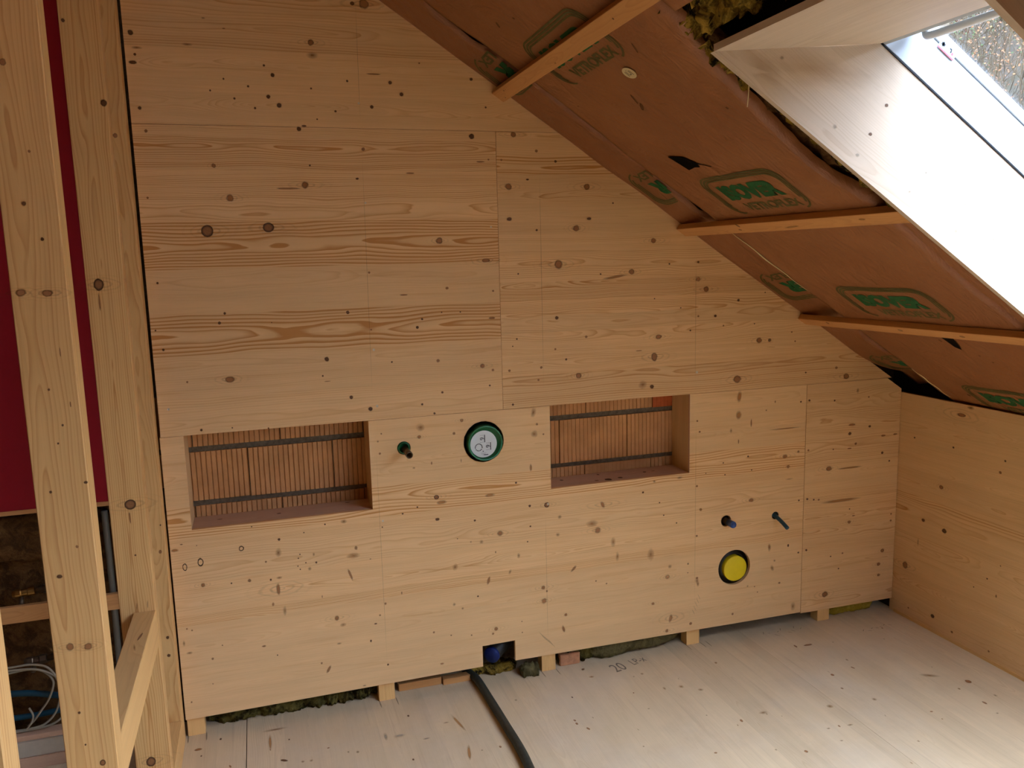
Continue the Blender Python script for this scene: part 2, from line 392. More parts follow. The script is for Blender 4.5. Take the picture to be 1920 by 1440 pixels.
def poly_panel(outline, holes, th, P, cuts=(), cutdir=None):
    """outline/holes: (a, b) lists; P maps (a, b, depth) to a point; depth 0 is the face the room sees"""
    bm = bmesh.new(); E = []
    for lp in [outline]+list(holes):
        vs = [bm.verts.new((a, b, 0)) for a, b in lp]
        E += [bm.edges.new((vs[i], vs[(i+1) % len(vs)])) for i in range(len(vs))]
    bmesh.ops.triangle_fill(bm, use_beauty=True, edges=E)
    bmesh.ops.dissolve_limit(bm, angle_limit=0.001, verts=bm.verts, edges=bm.edges, delimit=set())
    for c in cuts:
        bmesh.ops.bisect_plane(bm, geom=bm.verts[:]+bm.edges[:]+bm.faces[:], plane_co=(0, c, 0) if cutdir is None else (c, 0, 0), plane_no=(0, 1, 0) if cutdir is None else (1, 0, 0))
    r = bmesh.ops.extrude_face_region(bm, geom=bm.faces[:])
    for v in [e for e in r['geom'] if isinstance(e, bmesh.types.BMVert)]: v.co.z = th
    for v in bm.verts: v.co = P(v.co.x, v.co.y, v.co.z)
    bmesh.ops.recalc_face_normals(bm, faces=bm.faces)
    return bm
def circ(cx, cy, r, n=40, wob=0.0):
    return [(cx+(r+random.uniform(-wob, wob))*math.cos(2*math.pi*k/n), cy+(r+random.uniform(-wob, wob))*math.sin(2*math.pi*k/n)) for k in range(n)]
def text_bm(body, size, P, cell=None, bold=0.0, xscale=1.0):
    """flat lettering centred on the origin, mapped by P(a, b)"""
    cu = bpy.data.curves.new('t', 'FONT'); cu.body = body; cu.size = size; cu.align_x = 'CENTER'; cu.align_y = 'CENTER'; cu.offset = bold
    cu.resolution_u = 3
    o = bpy.data.objects.new('t', cu); COL.objects.link(o); dg = bpy.context.evaluated_depsgraph_get(); dg.update()
    me = bpy.data.meshes.new_from_object(o.evaluated_get(dg)); bpy.data.objects.remove(o, do_unlink=True); bpy.data.curves.remove(cu)
    bm = bmesh.new(); bm.from_mesh(me); bpy.data.meshes.remove(me)
    for v in bm.verts: v.co.x *= xscale
    if cell:
        for ax in (0, 1):
            lo = min(v.co[ax] for v in bm.verts); hi = max(v.co[ax] for v in bm.verts); c = math.ceil(lo/cell)*cell
            while c < hi:
                no = [0, 0, 0]; no[ax] = 1; co = [0, 0, 0]; co[ax] = c
                bmesh.ops.bisect_plane(bm, geom=bm.verts[:]+bm.edges[:]+bm.faces[:], plane_co=co, plane_no=no); c += cell
    for v in bm.verts: v.co = P(v.co.x, v.co.y)
    return bm
def screw(parent, c, nrm, r=0.0045):
    bm = lathe_bm([(0.0, r), (0.0012, r), (0.0016, r*0.85), (0.0006, r*0.4), (0.0004, 0)], c, nrm, 14)
    return obj('screw', bm, 'screw', parent)

NX, NY, NZ = Vector((1, 0, 0)), Vector((0, 1, 0)), Vector((0, 0, 1))

# surveyed knots and marks: position (m), half sizes (m), kind, tilt
K_WALL="-0.387,2.947,0.01,0.0103,d;-0.368,2.892,0.0215,0.0059,s;-0.378,2.867,0.005,0.0052,d;-0.388,2.837,0.0143,0.0067,d;-0.185,2.913,0.0207,0.006,s;-0.118,3.015,0.0089,0.0038,s;-0.044,2.98,0.006,0.0023,b;0.291,2.944,0.0128,0.0125,b;0.516,3.107,0.0215,0.0205,b;0.467,3.106,0.0082,0.0078,d;0.293,2.894,0.0241,0.0142,s;-0.059,2.788,0.0038,0.0039,d;0.1,2.846,0.0047,0.0047,d;0.131,2.81,0.0078,0.0078,d;0.033,2.763,0.0046,0.0047,d;-0.113,2.742,0.0038,0.0038,d;0.109,2.725,0.0078,0.0079,d;0.149,2.692,0.0095,0.0095,d;-0.023,2.714,0.0046,0.0047,d;0.054,2.679,0.0047,0.0047,d;0.281,2.763,0.004,0.004,d;0.43,2.798,0.005,0.0048,d;0.541,2.83,0.0312,0.0032,b;0.61,2.798,0.0077,0.0073,d;0.656,2.752,0.0086,0.0082,d;0.527,2.697,0.0076,0.0073,d;0.375,2.675,0.0049,0.0048,d;0.473,2.71,0.005,0.0049,m;-0.378,2.667,0.0065,0.0068,d;-0.363,2.581,0.0065,0.0069,b;0.222,2.6,0.0089,0.0088,d;0.243,2.613,0.0097,0.004,d;0.298,2.641,0.0033,0.0032,d;0.965,2.825,0.0072,0.0067,d;0.738,2.882,0.0043,0.0041,b;0.959,2.584,0.0118,0.0111,d;1.027,2.709,0.0046,0.0042,d;0.482,2.523,0.0076,0.0074,b;-0.122,2.45,0.0084,0.0087,b;0.257,2.454,0.0041,0.0041,d;0.45,2.401,0.0068,0.0042,d;0.996,2.476,0.0203,0.0035,b;0.678,2.425,0.0193,0.0034,b;0.232,2.374,0.0147,0.0147,b;0.163,2.36,0.0501,0.0033,b;-0.069,2.322,0.014,0.0144,b;-0.379,2.324,0.0044,0.0047,b;-0.166,2.191,0.023,0.0241,B;0.074,2.202,0.0224,0.0197,B;0.48,2.3,0.0043,0.0042,m;0.796,2.135,0.0145,0.014,b;1.008,2.043,0.0207,0.0089,b;1.036,2.191,0.0047,0.0044,m;0.48,2.004,0.0052,0.0052,b;-0.371,1.987,0.0045,0.0048,d;1.033,2.486,0.0046,0.0043,b;0.627,1.902,0.0185,0.0033,b;0.823,1.925,0.0078,0.0059,b;1.037,1.905,0.0054,0.0051,b;-0.124,1.854,0.0052,0.0055,d;-0.148,1.815,0.0059,0.0063,d;0.379,1.836,0.0073,0.0074,d;0.704,1.792,0.0051,0.005,d;0.681,1.756,0.0068,0.0067,d;1.028,1.782,0.0162,0.0052,b;0.476,1.756,0.0041,0.0041,b;0.06,1.807,0.0023,0.0024,d;-0.372,1.716,0.005,0.0054,d;0.483,1.667,0.0066,0.0067,m;0.278,1.638,0.0096,0.0099,d;-0.124,1.577,0.0195,0.0136,b;-0.292,1.577,0.0044,0.0047,b;0.257,1.566,0.004,0.0041,d;0.276,1.541,0.0145,0.0017,b;0.374,1.463,0.0082,0.0084,d;0.455,1.404,0.0092,0.0094,d;0.485,1.415,0.0067,0.0068,m;-0.373,1.469,0.0058,0.0063,m;0.769,1.601,0.0078,0.0077,b;0.976,1.564,0.0108,0.0105,b;1.025,1.542,0.0064,0.0062,b;1.008,1.471,0.0045,0.0044,d;0.783,1.455,0.0053,0.0052,d;0.688,1.407,0.0052,0.0052,d;0.743,1.361,0.0052,0.0052,d;0.56,1.608,0.0042,0.0042,d;-0.253,1.371,0.0052,0.0056,d;-0.13,1.37,0.003,0.0033,d;0.016,1.356,0.0031,0.0033,d;0.794,1.818,0.0035,0.0034,d;0.88,1.816,0.0035,0.0034,d;-0.395,1.796,0.0035,0.0038,d;1.123,2.368,0.0157,0.0147,b;1.503,2.368,0.0156,0.0141,b;1.123,2.225,0.0116,0.0079,d;1.513,2.223,0.0112,0.0061,d;1.351,2.481,0.0065,0.0059,d;1.448,2.18,0.0156,0.0142,b;1.846,2.116,0.0142,0.0126,b;1.357,2.016,0.0199,0.0205,b;1.73,1.971,0.0152,0.0137,b;2.09,1.924,0.0124,0.0109,b;2.136,1.874,0.015,0.0132,b;2.32,1.812,0.0077,0.0067,d;2.189,1.739,0.0076,0.0067,d;1.344,1.768,0.0089,0.0083,d;1.492,1.671,0.0069,0.0064,b;1.874,1.651,0.017,0.012,b;1.851,1.553,0.017,0.022,b;2.446,1.602,0.0171,0.0149,b;2.508,1.6,0.0093,0.008,d;1.451,1.487,0.0149,0.014,b;1.838,1.406,0.0109,0.01,d;1.789,1.419,0.0241,0.0221,s;2.321,1.41,0.0222,0.0196,b;2.99,1.38,0.0186,0.0157,b;2.924,1.43,0.0085,0.0072,b;2.733,1.417,0.0055,0.0047,d;1.388,1.569,0.0056,0.0053,d;1.145,1.679,0.0043,0.0041,d;1.124,1.646,0.0032,0.0031,d;1.262,1.538,0.0066,0.0063,b;1.105,1.533,0.0065,0.0063,b;1.247,1.48,0.0055,0.0053,b;1.152,2.595,0.0125,0.0115,b;1.093,2.485,0.0052,0.0048,b;1.259,2.526,0.0074,0.0068,b;1.214,2.4,0.0074,0.0039,d;1.253,2.174,0.0054,0.005,d;1.635,2.294,0.0046,0.0041,d;1.159,1.978,0.0043,0.004,d;1.569,1.965,0.0046,0.0042,d;1.932,2.003,0.0048,0.0043,d;2.09,2.008,0.0062,0.0054,d;2.093,1.742,0.0062,0.0055,b;1.995,1.787,0.0037,0.0033,d;2.236,1.688,0.0051,0.0045,b;2.416,1.689,0.0039,0.0034,d;2.049,1.673,0.005,0.0044,d;1.852,1.838,0.0036,0.0032,d;2.475,1.845,0.0039,0.0034,d;2.64,1.635,0.0054,0.0046,b;2.662,1.586,0.0054,0.0047,b;1.334,1.621,0.0056,0.0053,b;2.088,1.461,0.0075,0.0068,m;1.118,1.372,0.0055,0.0053,d;1.768,1.588,0.0167,0.0022,b;1.644,1.949,0.0697,0.0074,o,-8;0.869,1.318,0.0084,0.0083,b;0.675,1.301,0.0196,0.0197,s;0.668,1.258,0.009,0.0091,b;0.83,1.26,0.0075,0.0075,b;0.497,1.288,0.004,0.0041,b;0.48,1.254,0.0055,0.0057,s;0.486,1.198,0.0056,0.0057,b;0.637,1.116,0.0074,0.005,s;0.72,1.13,0.0041,0.0084,b;1.199,1.06,0.0063,0.0192,b;0.859,1.129,0.0034,0.0118,s;1.234,1.269,0.0071,0.0069,b;1.218,1.327,0.0133,0.0257,s,15;1.22,1.223,0.0178,0.019,s;1.266,1.217,0.0054,0.0052,b;1.123,0.994,0.0053,0.0052,d;0.736,0.967,0.0117,0.0102,B;0.76,0.94,0.0252,0.0102,o;0.645,0.93,0.0041,0.0042,d;0.576,0.907,0.0041,0.0042,d;0.484,0.884,0.0056,0.0059,m;0.48,0.855,0.0032,0.0034,d;0.736,0.861,0.0101,0.0068,d;0.915,0.833,0.0052,0.0052,d;1.189,0.872,0.0063,0.0062,d;1.276,0.867,0.0128,0.0124,B;1.282,0.87,0.0064,0.0062,m;1.19,0.77,0.0045,0.0044,d;1.037,0.754,0.0141,0.015,b;0.944,0.724,0.0105,0.0105,s;0.892,0.731,0.0052,0.0052,s;1.341,0.798,0.0111,0.0108,s;1.569,0.834,0.0095,0.0182,b,-25;1.541,0.706,0.0172,0.0165,b;1.511,0.744,0.0333,0.0183,s;1.33,0.71,0.0111,0.0108,s;1.789,0.872,0.0059,0.0055,d;1.881,0.808,0.004,0.0037,d;1.905,0.739,0.004,0.0038,d;1.978,0.689,0.0041,0.0038,d;1.852,0.922,0.0089,0.0083,s;1.995,0.926,0.0182,0.0075,s;2.093,1.211,0.0051,0.0046,b;2.107,1.154,0.0061,0.0055,b;2.093,0.871,0.0062,0.0057,b;2.118,0.743,0.0083,0.0076,o;2.096,0.604,0.0052,0.0048,b;0.828,0.755,0.0026,0.0026,d;1.012,0.664,0.0035,0.0062,b;1.174,0.695,0.0036,0.0036,d;0.812,0.617,0.0146,0.0175,s;1.127,0.631,0.009,0.0143,s;1.081,0.555,0.0072,0.0144,s,20;0.973,0.527,0.0079,0.0214,b,15;0.554,0.528,0.0033,0.0086,b;0.918,0.456,0.0044,0.0045,d;0.476,0.488,0.0049,0.0052,b;0.449,0.436,0.0049,0.0052,b;0.801,0.433,0.0086,0.0089,s;0.841,0.407,0.0069,0.0071,s;1.411,0.525,0.0075,0.0221,b,45;1.624,0.633,0.0136,0.0278,s;1.647,0.555,0.0098,0.0281,s;1.832,0.539,0.0201,0.0342,s;1.941,0.46,0.0123,0.0115,s;1.928,0.406,0.0133,0.0125,b;2.099,0.362,0.0105,0.0196,s;1.249,0.45,0.0111,0.011,b;1.268,0.429,0.0056,0.0055,b;1.252,0.381,0.0148,0.0147,b;1.365,0.291,0.0085,0.0084,b;1.352,0.218,0.0076,0.0206,b,-15;1.845,0.274,0.0091,0.0087,b;1.946,0.178,0.0103,0.0235,b,15;1.925,0.112,0.0103,0.0098,b;2.065,0.129,0.0084,0.0079,b;2.046,0.462,0.0062,0.0058,s;1.003,0.277,0.0107,0.0109,b;0.987,0.254,0.0063,0.0064,b;0.88,0.265,0.0044,0.0045,b;0.78,0.281,0.0043,0.0045,b;0.697,0.31,0.006,0.0062,b;1.135,0.293,0.0036,0.0037,b;1.136,0.236,0.0037,0.0037,b;1.529,0.443,0.0048,0.0047,b;1.586,0.421,0.0049,0.0047,b;0.401,0.318,0.0041,0.0043,d;0.427,0.398,0.0065,0.0035,d;0.993,0.948,0.0261,0.0087,o;0.027,0.856,0.0058,0.0063,d;-0.083,0.928,0.0028,0.0031,d;0.134,0.874,0.0029,0.0032,d;0.227,0.9,0.0037,0.004,d;0.31,0.903,0.0144,0.0104,s;-0.132,0.836,0.0106,0.0124,r;-0.301,0.797,0.0123,0.0184,r;-0.365,0.784,0.0095,0.0168,r;0.02,0.797,0.0145,0.022,s;-0.371,0.886,0.0067,0.003,b;-0.398,0.863,0.0168,0.0076,o;-0.311,0.873,0.002,0.0023,d;-0.035,0.762,0.005,0.0055,b;0.111,0.776,0.0029,0.0032,d;0.103,0.759,0.0029,0.0032,d;0.099,0.723,0.0029,0.0032,d;0.134,0.734,0.003,0.0032,d;0.179,0.729,0.0045,0.0048,d;0.108,0.707,0.003,0.0032,d;0.149,0.704,0.0089,0.0096,s;0.17,0.768,0.0059,0.0096,s;0.357,0.773,0.0077,0.0105,b;0.343,0.738,0.0307,0.0146,s;-0.184,0.685,0.0035,0.0039,d;-0.109,0.687,0.0078,0.0086,b;-0.02,0.677,0.0043,0.0048,d;0.016,0.681,0.0131,0.0063,s;0.009,0.629,0.0087,0.0279,b;0.325,0.651,0.0061,0.031,b,-18;-0.299,0.694,0.009,0.0101,b;0.419,0.712,0.0047,0.0025,b;-0.018,0.562,0.0058,0.0096,b;0.03,0.525,0.0088,0.0241,s;0.477,0.488,0.0055,0.0058,b;0.195,0.566,0.0023,0.0081,b;-0.379,0.507,0.0041,0.0047,b;-0.359,0.497,0.0041,0.0047,b;-0.396,0.443,0.0055,0.0141,s;-0.377,0.396,0.0138,0.0063,s;-0.242,0.408,0.0035,0.004,b;-0.286,0.353,0.0056,0.0064,b;-0.069,0.374,0.0102,0.0048,b;-0.015,0.322,0.0029,0.0033,d;0.254,0.453,0.0107,0.0132,b;0.28,0.417,0.0154,0.0099,s;0.174,0.249,0.0053,0.0058,b;0.204,0.214,0.0069,0.0217,b,30;-0.387,0.169,0.0042,0.0048,b;-0.294,0.237,0.0021,0.0024,d;0.258,0.33,0.0123,0.005,s;0.36,0.104,0.0095,0.0043,s;-0.359,0.088,0.0098,0.0048,s;0.401,0.318,0.0031,0.0067,d;0.474,0.188,0.0048,0.0051,d;0.73,0.146,0.01,0.0052,b;2.335,1.319,0.0136,0.0297,o,10;2.333,1.222,0.0168,0.0234,o;2.408,1.175,0.0053,0.0226,b;2.334,1.083,0.0042,0.0132,b;2.289,1.144,0.0084,0.0131,s;2.55,1.275,0.0043,0.0076,b;2.497,1.234,0.0054,0.0047,b;2.708,1.263,0.0055,0.0048,d;2.761,1.266,0.0067,0.0058,d;2.921,1.253,0.0057,0.0049,d;3.142,1.256,0.0059,0.0049,b;3.068,1.296,0.0093,0.0156,s;3.039,1.111,0.0233,0.0059,b;3.156,1.092,0.0083,0.007,d;3.027,1.063,0.0105,0.0089,d;3.068,1.003,0.0082,0.007,b;3.028,0.98,0.014,0.004,b;3.25,1.032,0.0156,0.006,b;3.33,1.033,0.0146,0.0051,b;3.248,0.935,0.0084,0.0071,d;3.298,0.884,0.0061,0.0051,d;2.923,0.985,0.0046,0.004,d;2.764,0.995,0.0068,0.0059,b;2.701,0.994,0.0078,0.0068,b;2.618,0.976,0.0166,0.0116,b;2.64,0.918,0.0111,0.0098,b;2.393,0.998,0.0053,0.0048,d;2.246,0.978,0.0042,0.0038,d;2.416,0.923,0.0043,0.0038,d;2.257,0.914,0.0042,0.0038,d;2.145,0.933,0.0031,0.0028,d;2.899,0.881,0.0196,0.0139,b;2.417,0.76,0.0162,0.0107,b;2.117,0.744,0.0083,0.0076,o;2.713,0.724,0.0056,0.005,d;2.766,0.725,0.0068,0.006,d;2.808,0.717,0.0057,0.005,d;2.84,0.713,0.0069,0.006,b;3.044,0.637,0.0047,0.0041,d;3.072,0.595,0.0107,0.0041,b;3.045,0.562,0.0107,0.0093,b;3.327,0.575,0.0062,0.0052,b;3.327,0.536,0.0074,0.0063,b;2.092,1.212,0.0051,0.0046,b;2.107,1.155,0.0051,0.0046,b;2.094,0.871,0.0062,0.0057,b;2.095,0.605,0.0062,0.0058,b;2.535,0.483,0.01,0.024,s;2.653,0.479,0.0056,0.0081,d;2.569,0.405,0.0078,0.007,s;2.555,0.365,0.0112,0.0182,s,-20;2.719,0.43,0.0057,0.0051,d;2.77,0.437,0.0069,0.0061,d;3.008,0.387,0.0059,0.0052,b;2.93,0.379,0.0047,0.0041,d;3.278,0.366,0.0123,0.0106,b;3.256,0.289,0.0111,0.0096,b;3.259,0.224,0.0099,0.0085,b;2.985,0.301,0.0047,0.0042,d;2.603,0.274,0.0079,0.0071,b;2.467,0.242,0.0044,0.004,b;2.405,0.285,0.0066,0.006,s;2.448,0.276,0.0044,0.004,b;2.9,0.164,0.0201,0.0168,b;2.315,0.142,0.0076,0.0081,b;2.063,0.129,0.0084,0.0079,b;2.099,0.376,0.0084,0.0059,b;2.105,0.341,0.0084,0.0157,s;2.046,0.459,0.0062,0.0058,s;2.045,0.412,0.0042,0.0039,b;2.694,0.126,0.0161,0.0259,s;2.65,0.849,0.0279,0.0039,s;3.035,0.872,0.0825,0.006,o;2.985,0.692,0.13,0.0101,o;2.619,1.127,0.0995,0.0038,o"
K_RIGHT="-0.459,1.255,0.0224,0.0106,s;-0.406,1.209,0.0256,0.0097,b;-0.108,1.032,0.0059,0.0046,d;-0.368,1.033,0.0066,0.0055,d;-0.674,1.033,0.0057,0.0051,d;-0.651,0.971,0.0081,0.0072,b;-0.305,0.806,0.0136,0.0112,b;-0.197,0.594,0.0115,0.0093,d;-0.34,0.579,0.0149,0.0124,d;-0.086,0.3,0.0183,0.0206,b;-0.169,0.46,0.0044,0.026,s;-0.617,0.421,0.0048,0.0043,d;-0.542,0.349,0.0037,0.0033,d;-0.687,0.513,0.0035,0.0031,d;-0.295,0.087,0.0126,0.0106,d;-0.674,0.353,0.0047,0.0085,b;-0.426,0.055,0.008,0.0069,b;-0.653,0.055,0.006,0.0054,b;-0.124,0.063,0.0061,0.0049,b;-0.813,-0.008,0.0088,0.0084,d"
K_SHAFT="1.893,2.485,0.0064,0.0051,d;1.837,2.398,0.0064,0.0051,d;1.706,2.418,0.0093,0.0075,g;1.792,2.335,0.0079,0.0064,g;2.056,2.284,0.0051,0.004,g;1.996,2.225,0.005,0.004,g;2.215,2.339,0.007,0.0094,g;2.222,2.187,0.0088,0.0069,g;2.4,2.113,0.0129,0.0099,g;2.189,2.102,0.0088,0.0069,g;2.349,2.071,0.0073,0.0056,g;2.254,2.376,0.007,0.0054,g;2.165,2.292,0.0052,0.004,g;1.514,2.607,0.0066,0.0054,g"
K_FLOOR="3.116,-0.769,0.0142,0.0158,b;3.032,-0.939,0.0068,0.0145,b;2.591,-0.748,0.0115,0.0118,s;2.56,-0.498,0.0086,0.0104,b;1.891,-0.402,0.0144,0.0118,s;1.818,-0.345,0.0121,0.0143,s;1.736,-0.333,0.0073,0.0141,s;1.452,-0.113,0.0151,0.0099,s;1.442,-0.029,0.0102,0.0077,b,-50;1.293,-0.257,0.0036,0.0068,d;1.231,-0.468,0.0057,0.01,b;1.698,-0.172,0.0088,0.0101,s;2.647,-0.198,0.0264,0.009,b;2.577,-0.188,0.0066,0.0148,b;2.241,-0.872,0.0098,0.0061,s;2.347,-0.881,0.0153,0.0063,s;2.296,-0.873,0.0044,0.0083,b;2.363,-0.728,0.016,0.0135,s;2.988,-0.663,0.0483,0.016,s,30;2.052,-0.671,0.0227,0.0108,s;-0.278,-0.052,0.0045,0.0081,d;-0.367,-0.101,0.0157,0.0094,b;-0.352,-0.156,0.0034,0.0061,d;0.008,-0.157,0.0035,0.0063,d;-0.018,-0.307,0.0169,0.0072,d,30;0.09,-0.347,0.0084,0.0085,s;0.243,-0.338,0.0051,0.0087,s;0.534,-0.15,0.0046,0.0083,d;0.685,-0.262,0.0144,0.0064,s;0.411,-0.278,0.0088,0.0305,g;0.47,-0.292,0.0264,0.0122,g;0.726,-0.515,0.0084,0.0555,o,10;0.494,-0.484,0.0042,0.0069,d;0.736,-0.28,0.0072,0.0784,o,-12;-0.071,-0.153,0.007,0.0614,o;-0.048,-0.056,0.0542,0.0099,s;0.576,-0.354,0.0174,0.006,g"
K_STUDA="-0.506,2.517,0.0071,0.0078,b;-0.473,2.322,0.0033,0.0036,b;-0.496,2.204,0.0044,0.0049,d;-0.466,2.122,0.0037,0.0041,d;-0.523,1.999,0.0118,0.0083,b;-0.468,1.996,0.012,0.0084,b;-0.488,1.766,0.0027,0.003,d;-0.455,1.855,0.0015,0.012,b;-0.445,1.727,0.0015,0.0079,b;-0.467,1.677,0.0027,0.0031,d;-0.481,1.633,0.0023,0.0026,d;-0.43,1.53,0.0047,0.0036,d;-0.509,1.514,0.0031,0.0036,d;-0.465,1.369,0.0035,0.0041,b;-0.511,1.298,0.007,0.0052,d;-0.506,1.111,0.0089,0.0106,b;-0.465,1.105,0.01,0.0096,b;-0.502,0.931,0.0032,0.0038,d;-0.496,0.841,0.0023,0.0028,d;-0.461,0.783,0.007,0.0084,B"
K_STUDB="-0.531,2.849,0.0057,0.0061,d;-0.434,2.594,0.0103,0.0109,d;-0.409,2.49,0.0076,0.0081,b;-0.505,1.997,0.0154,0.0205,B;-0.508,1.937,0.0028,0.0304,b;-0.475,1.217,0.0185,0.0183,B;-0.481,1.168,0.0026,0.0221,b;-0.475,1.028,0.0033,0.0037,d;-0.492,0.222,0.0163,0.0193,B"

# ------------------------------------------------------------------ room shell
RW = 3.362                    # face of the low wall on the right
YB = -6.2                     # rear wall
XL = -3.4                     # far left wall
def roof_z(x): return Z0-0.659*x

# floor: three-layer boards running away from the camera
fl_cuts = [-3.4]
xx = -3.4
rf = random.Random(3)
seams = [-0.167, 1.06, 2.405]
lam = []
x_ = -3.4
while x_ < 3.5:
    x_ += rf.choice([0.105, 0.12, 0.135, 0.14]); lam.append(round(x_, 3))
lam = sorted([c for c in lam if all(abs(c-s_) > 0.05 for s_ in seams)]+seams)
lam = [c for c in lam if -3.35 < c < 3.45]
bounds = [-3.4, -1.4]+seams+[3.5]
bm = bmesh.new()
for a, b in zip(bounds, bounds[1:]):
    g = 0.0035 if b == -0.167 else (0.0002 if b == 1.06 else 0.0010)
    pb = box_bm(a, b-g, -3.1, 0.185, -0.03, 0.0)
    for c in lam:
        if a < c < b: bmesh.ops.bisect_plane(pb, geom=pb.verts[:]+pb.edges[:]+pb.faces[:], plane_co=(c, 0, 0), plane_no=(1, 0, 0))
    join_bm(bm, pb)
floor = obj('floor', bm, 'floor'); tag(floor, kind='structure')
wood(floor, NY, NX, -NZ, [-3.6]+lam+[3.6], con=(0.12, 0.38), tone=(0.93, 1.04))
sub = obj('floor', box_bm(XL, 3.6, YB, 0.3, -0.10, -0.03), 'dark'); tag(sub, kind='structure')
sub = obj('floor', box_bm(XL, 3.6, YB, -3.102, -0.03, 0.0), 'roofboard'); tag(sub, kind='structure')

def on_floor(a, b): return Vector((a, b, 0))
knots_on(floor, parse_knots(K_FLOOR), on_floor, NX, NY, NZ, halos=False, lift=0.0006)
rk = random.Random(5); ks = []
for _ in range(150):
    a, b = rk.uniform(-0.35, 3.3), rk.uniform(-2.4, -0.1)
    ks.append((a, b, rk.uniform(0.002, 0.008), rk.uniform(0.003, 0.012), rk.choice('ssssbbo'), rk.uniform(-20, 20)))
knots_on(floor, ks, on_floor, NX, NY, NZ, halos=False, lift=0.0006)
# pencil ticks either side of each upright, and the handwriting
def stroke(a, b, wdt=0.0016):
    a, b = Vector(a), Vector(b); d = (b-a); n_ = Vector((-d.y, d.x, 0)).normalized()
    return ((a+b)/2, d*0.56, n_*wdt*1.3, 'pencil')
pk = []
for x in (-0.416, -0.340, 0.427, 0.506, 1.238, 1.315, 2.050, 2.135, 2.168):
    pk.append(stroke((x, 0.035, 0.0007), (x+0.003, -0.045, 0.0007), 0.0024))
for i in range(9):
    a = Vector((2.50+0.028*i, -0.02+0.012*math.sin(i*2.1), 0.0007)); b = a+Vector((0.018, 0.035*math.cos(i*1.7), 0))
    pk.append(stroke(a, b, 0.0018))
for i in range(7):
    a = Vector((3.02+0.03*i, -0.17+0.004*i, 0.0007)); b = a+Vector((0.022, 0.02*math.cos(i*2.7), 0)); pk.append(stroke(a, b, 0.002))
quads(floor, pk)
def PF(cx, cy, rot, sx_=1.0, sy_=1.0):
    c, s = math.cos(rot), math.sin(rot)
    return lambda a, b: Vector((cx+(a*sx_*c-b*sy_*s), cy+(a*sx_*s+b*sy_*c), 0.0008))
inkm = plain('pencil_writing', (0.20, 0.17, 0.15), 0.7, 0.2)
w1 = text_bm('20', 0.085, PF(1.615, -0.075, 0.22, 0.9, 1.3)); w2 = text_bm('LP-x', 0.065, PF(1.735, -0.045, 0.24, 0.75, 1.2))
join_bm(w1, w2); me_ = bpy.data.meshes.new('w'); w1.to_mesh(me_); w1.free()
fb = bmesh.new(); fb.from_mesh(floor.data); k0 = len(fb.faces); fb.from_mesh(me_); fb.faces.ensure_lookup_table()
floor.data.materials.append(inkm)
for f in fb.faces[k0:]: f.material_index = len(floor.data.materials)-1
fb.to_mesh(floor.data); fb.free()

# masonry behind the panelling: clay blocks with vertical grooves, mortar beds
bm = box_bm(-1.95, 3.75, 0.198, 0.30, 0, 4.2)
wall_back = obj('wall_back', bm, 'mortar'); tag(wall_back, kind='structure')
blocks = bmesh.new(); bred = bmesh.new()
def block(x0, x1, z0, z1, tgt, shallow=0.0035):
    # grooved face as a profile in x extruded in z
    pitch = 0.0222; n = max(1, int(round((x1-x0)/pitch))); prof = []
    for i in range(n):
        a = x0+(x1-x0)*i/n; w_ = (x1-x0)/n
        prof += [(a, 0.0), (a+w_*0.80, 0.0), (a+w_*0.84, shallow), (a+w_*0.96, shallow)]
    prof += [(x1, 0.0)]
    rows = [[tgt.verts.new((px, 0.190+d, z)) for px, d in prof] for z in (z0, z1)]
    for i in range(len(prof)-1): tgt.faces.new((rows[0][i], rows[0][i+1], rows[1][i+1], rows[1][i]))
    bk = [[tgt.verts.new((px, 0.24, z)) for px in (x0, x1)] for z in (z0, z1)]
    tgt.faces.new((rows[0][0], rows[1][0], bk[1][0], bk[0][0])); tgt.faces.new((rows[0][-1], rows[1][-1], bk[1][1], bk[0][1]))
    for r_, b_ in zip(rows, bk): tgt.faces.new([r_[k] for k in range(len(r_))]+[b_[1], b_[0]])
for (zc0, zc1, ph) in ((0.765, 0.993, 0.055), (1.015, 1.238, -0.0805), (1.262, 1.49, 0.065)):
    for k in range(-3, 8):
        x0 = ph+0.3745*k
        if x0 < -0.75 or x0 > 2.7: continue
        g = 0.0035
        if zc0 > 1.2 and 1.9 < x0 < 1.98: block(x0+g, x0+0.37, zc0, zc1, bred, 0.001)
        else:
            sh = 0.0075 if x0 < 1.0 else 0.0035
            if x0 > 1.0 and zc0 < 0.9 and k == 4: sh = 0.001
            block(x0+g, x0+0.3745-g*0.2, zc0+random.uniform(-0.002, 0.002), zc1+random.uniform(-0.002, 0.002), blocks, sh)
bo = obj('clay_blocks', blocks, 'brick', wall_back); obj('red_clay_block', bred, 'brickred', wall_back)

# low wall at the right, lined with one long board panel
zc = [0.0, 0.145, 0.30, 0.445, 0.60, 0.715, 0.86, 1.0, 1.13, 1.3]
bm = poly_panel([(-3.1, 0.0), (0.018, 0.0), (0.018, 1.266), (-3.1, 1.266)], [], 0.019, lambda a, b, d: Vector((RW+d, a, b)), zc[1:-1])
wr = obj('wall_right', bm, 'panel'); tag(wr, kind='structure')
wood(wr, NY, NZ, NX, zc, {4: dict(c=1.15, r=0.011, w=0.030, v=0.035), 1: dict(c=0.5), 5: dict(c=0.5)}, tone=(0.96, 1.0), con=(0.2, 0.45))
knots_on(wr, parse_knots(K_RIGHT), lambda a, b: Vector((RW, a, b)), NY, NZ, -NX)
tag(obj('baseboard_right', box_bm(RW-0.006, RW, -1.4, -0.02, 0, 0.016), 'stud'), kind='structure')
wood(bpy.data.objects['baseboard_right'], NY, NZ, NX)
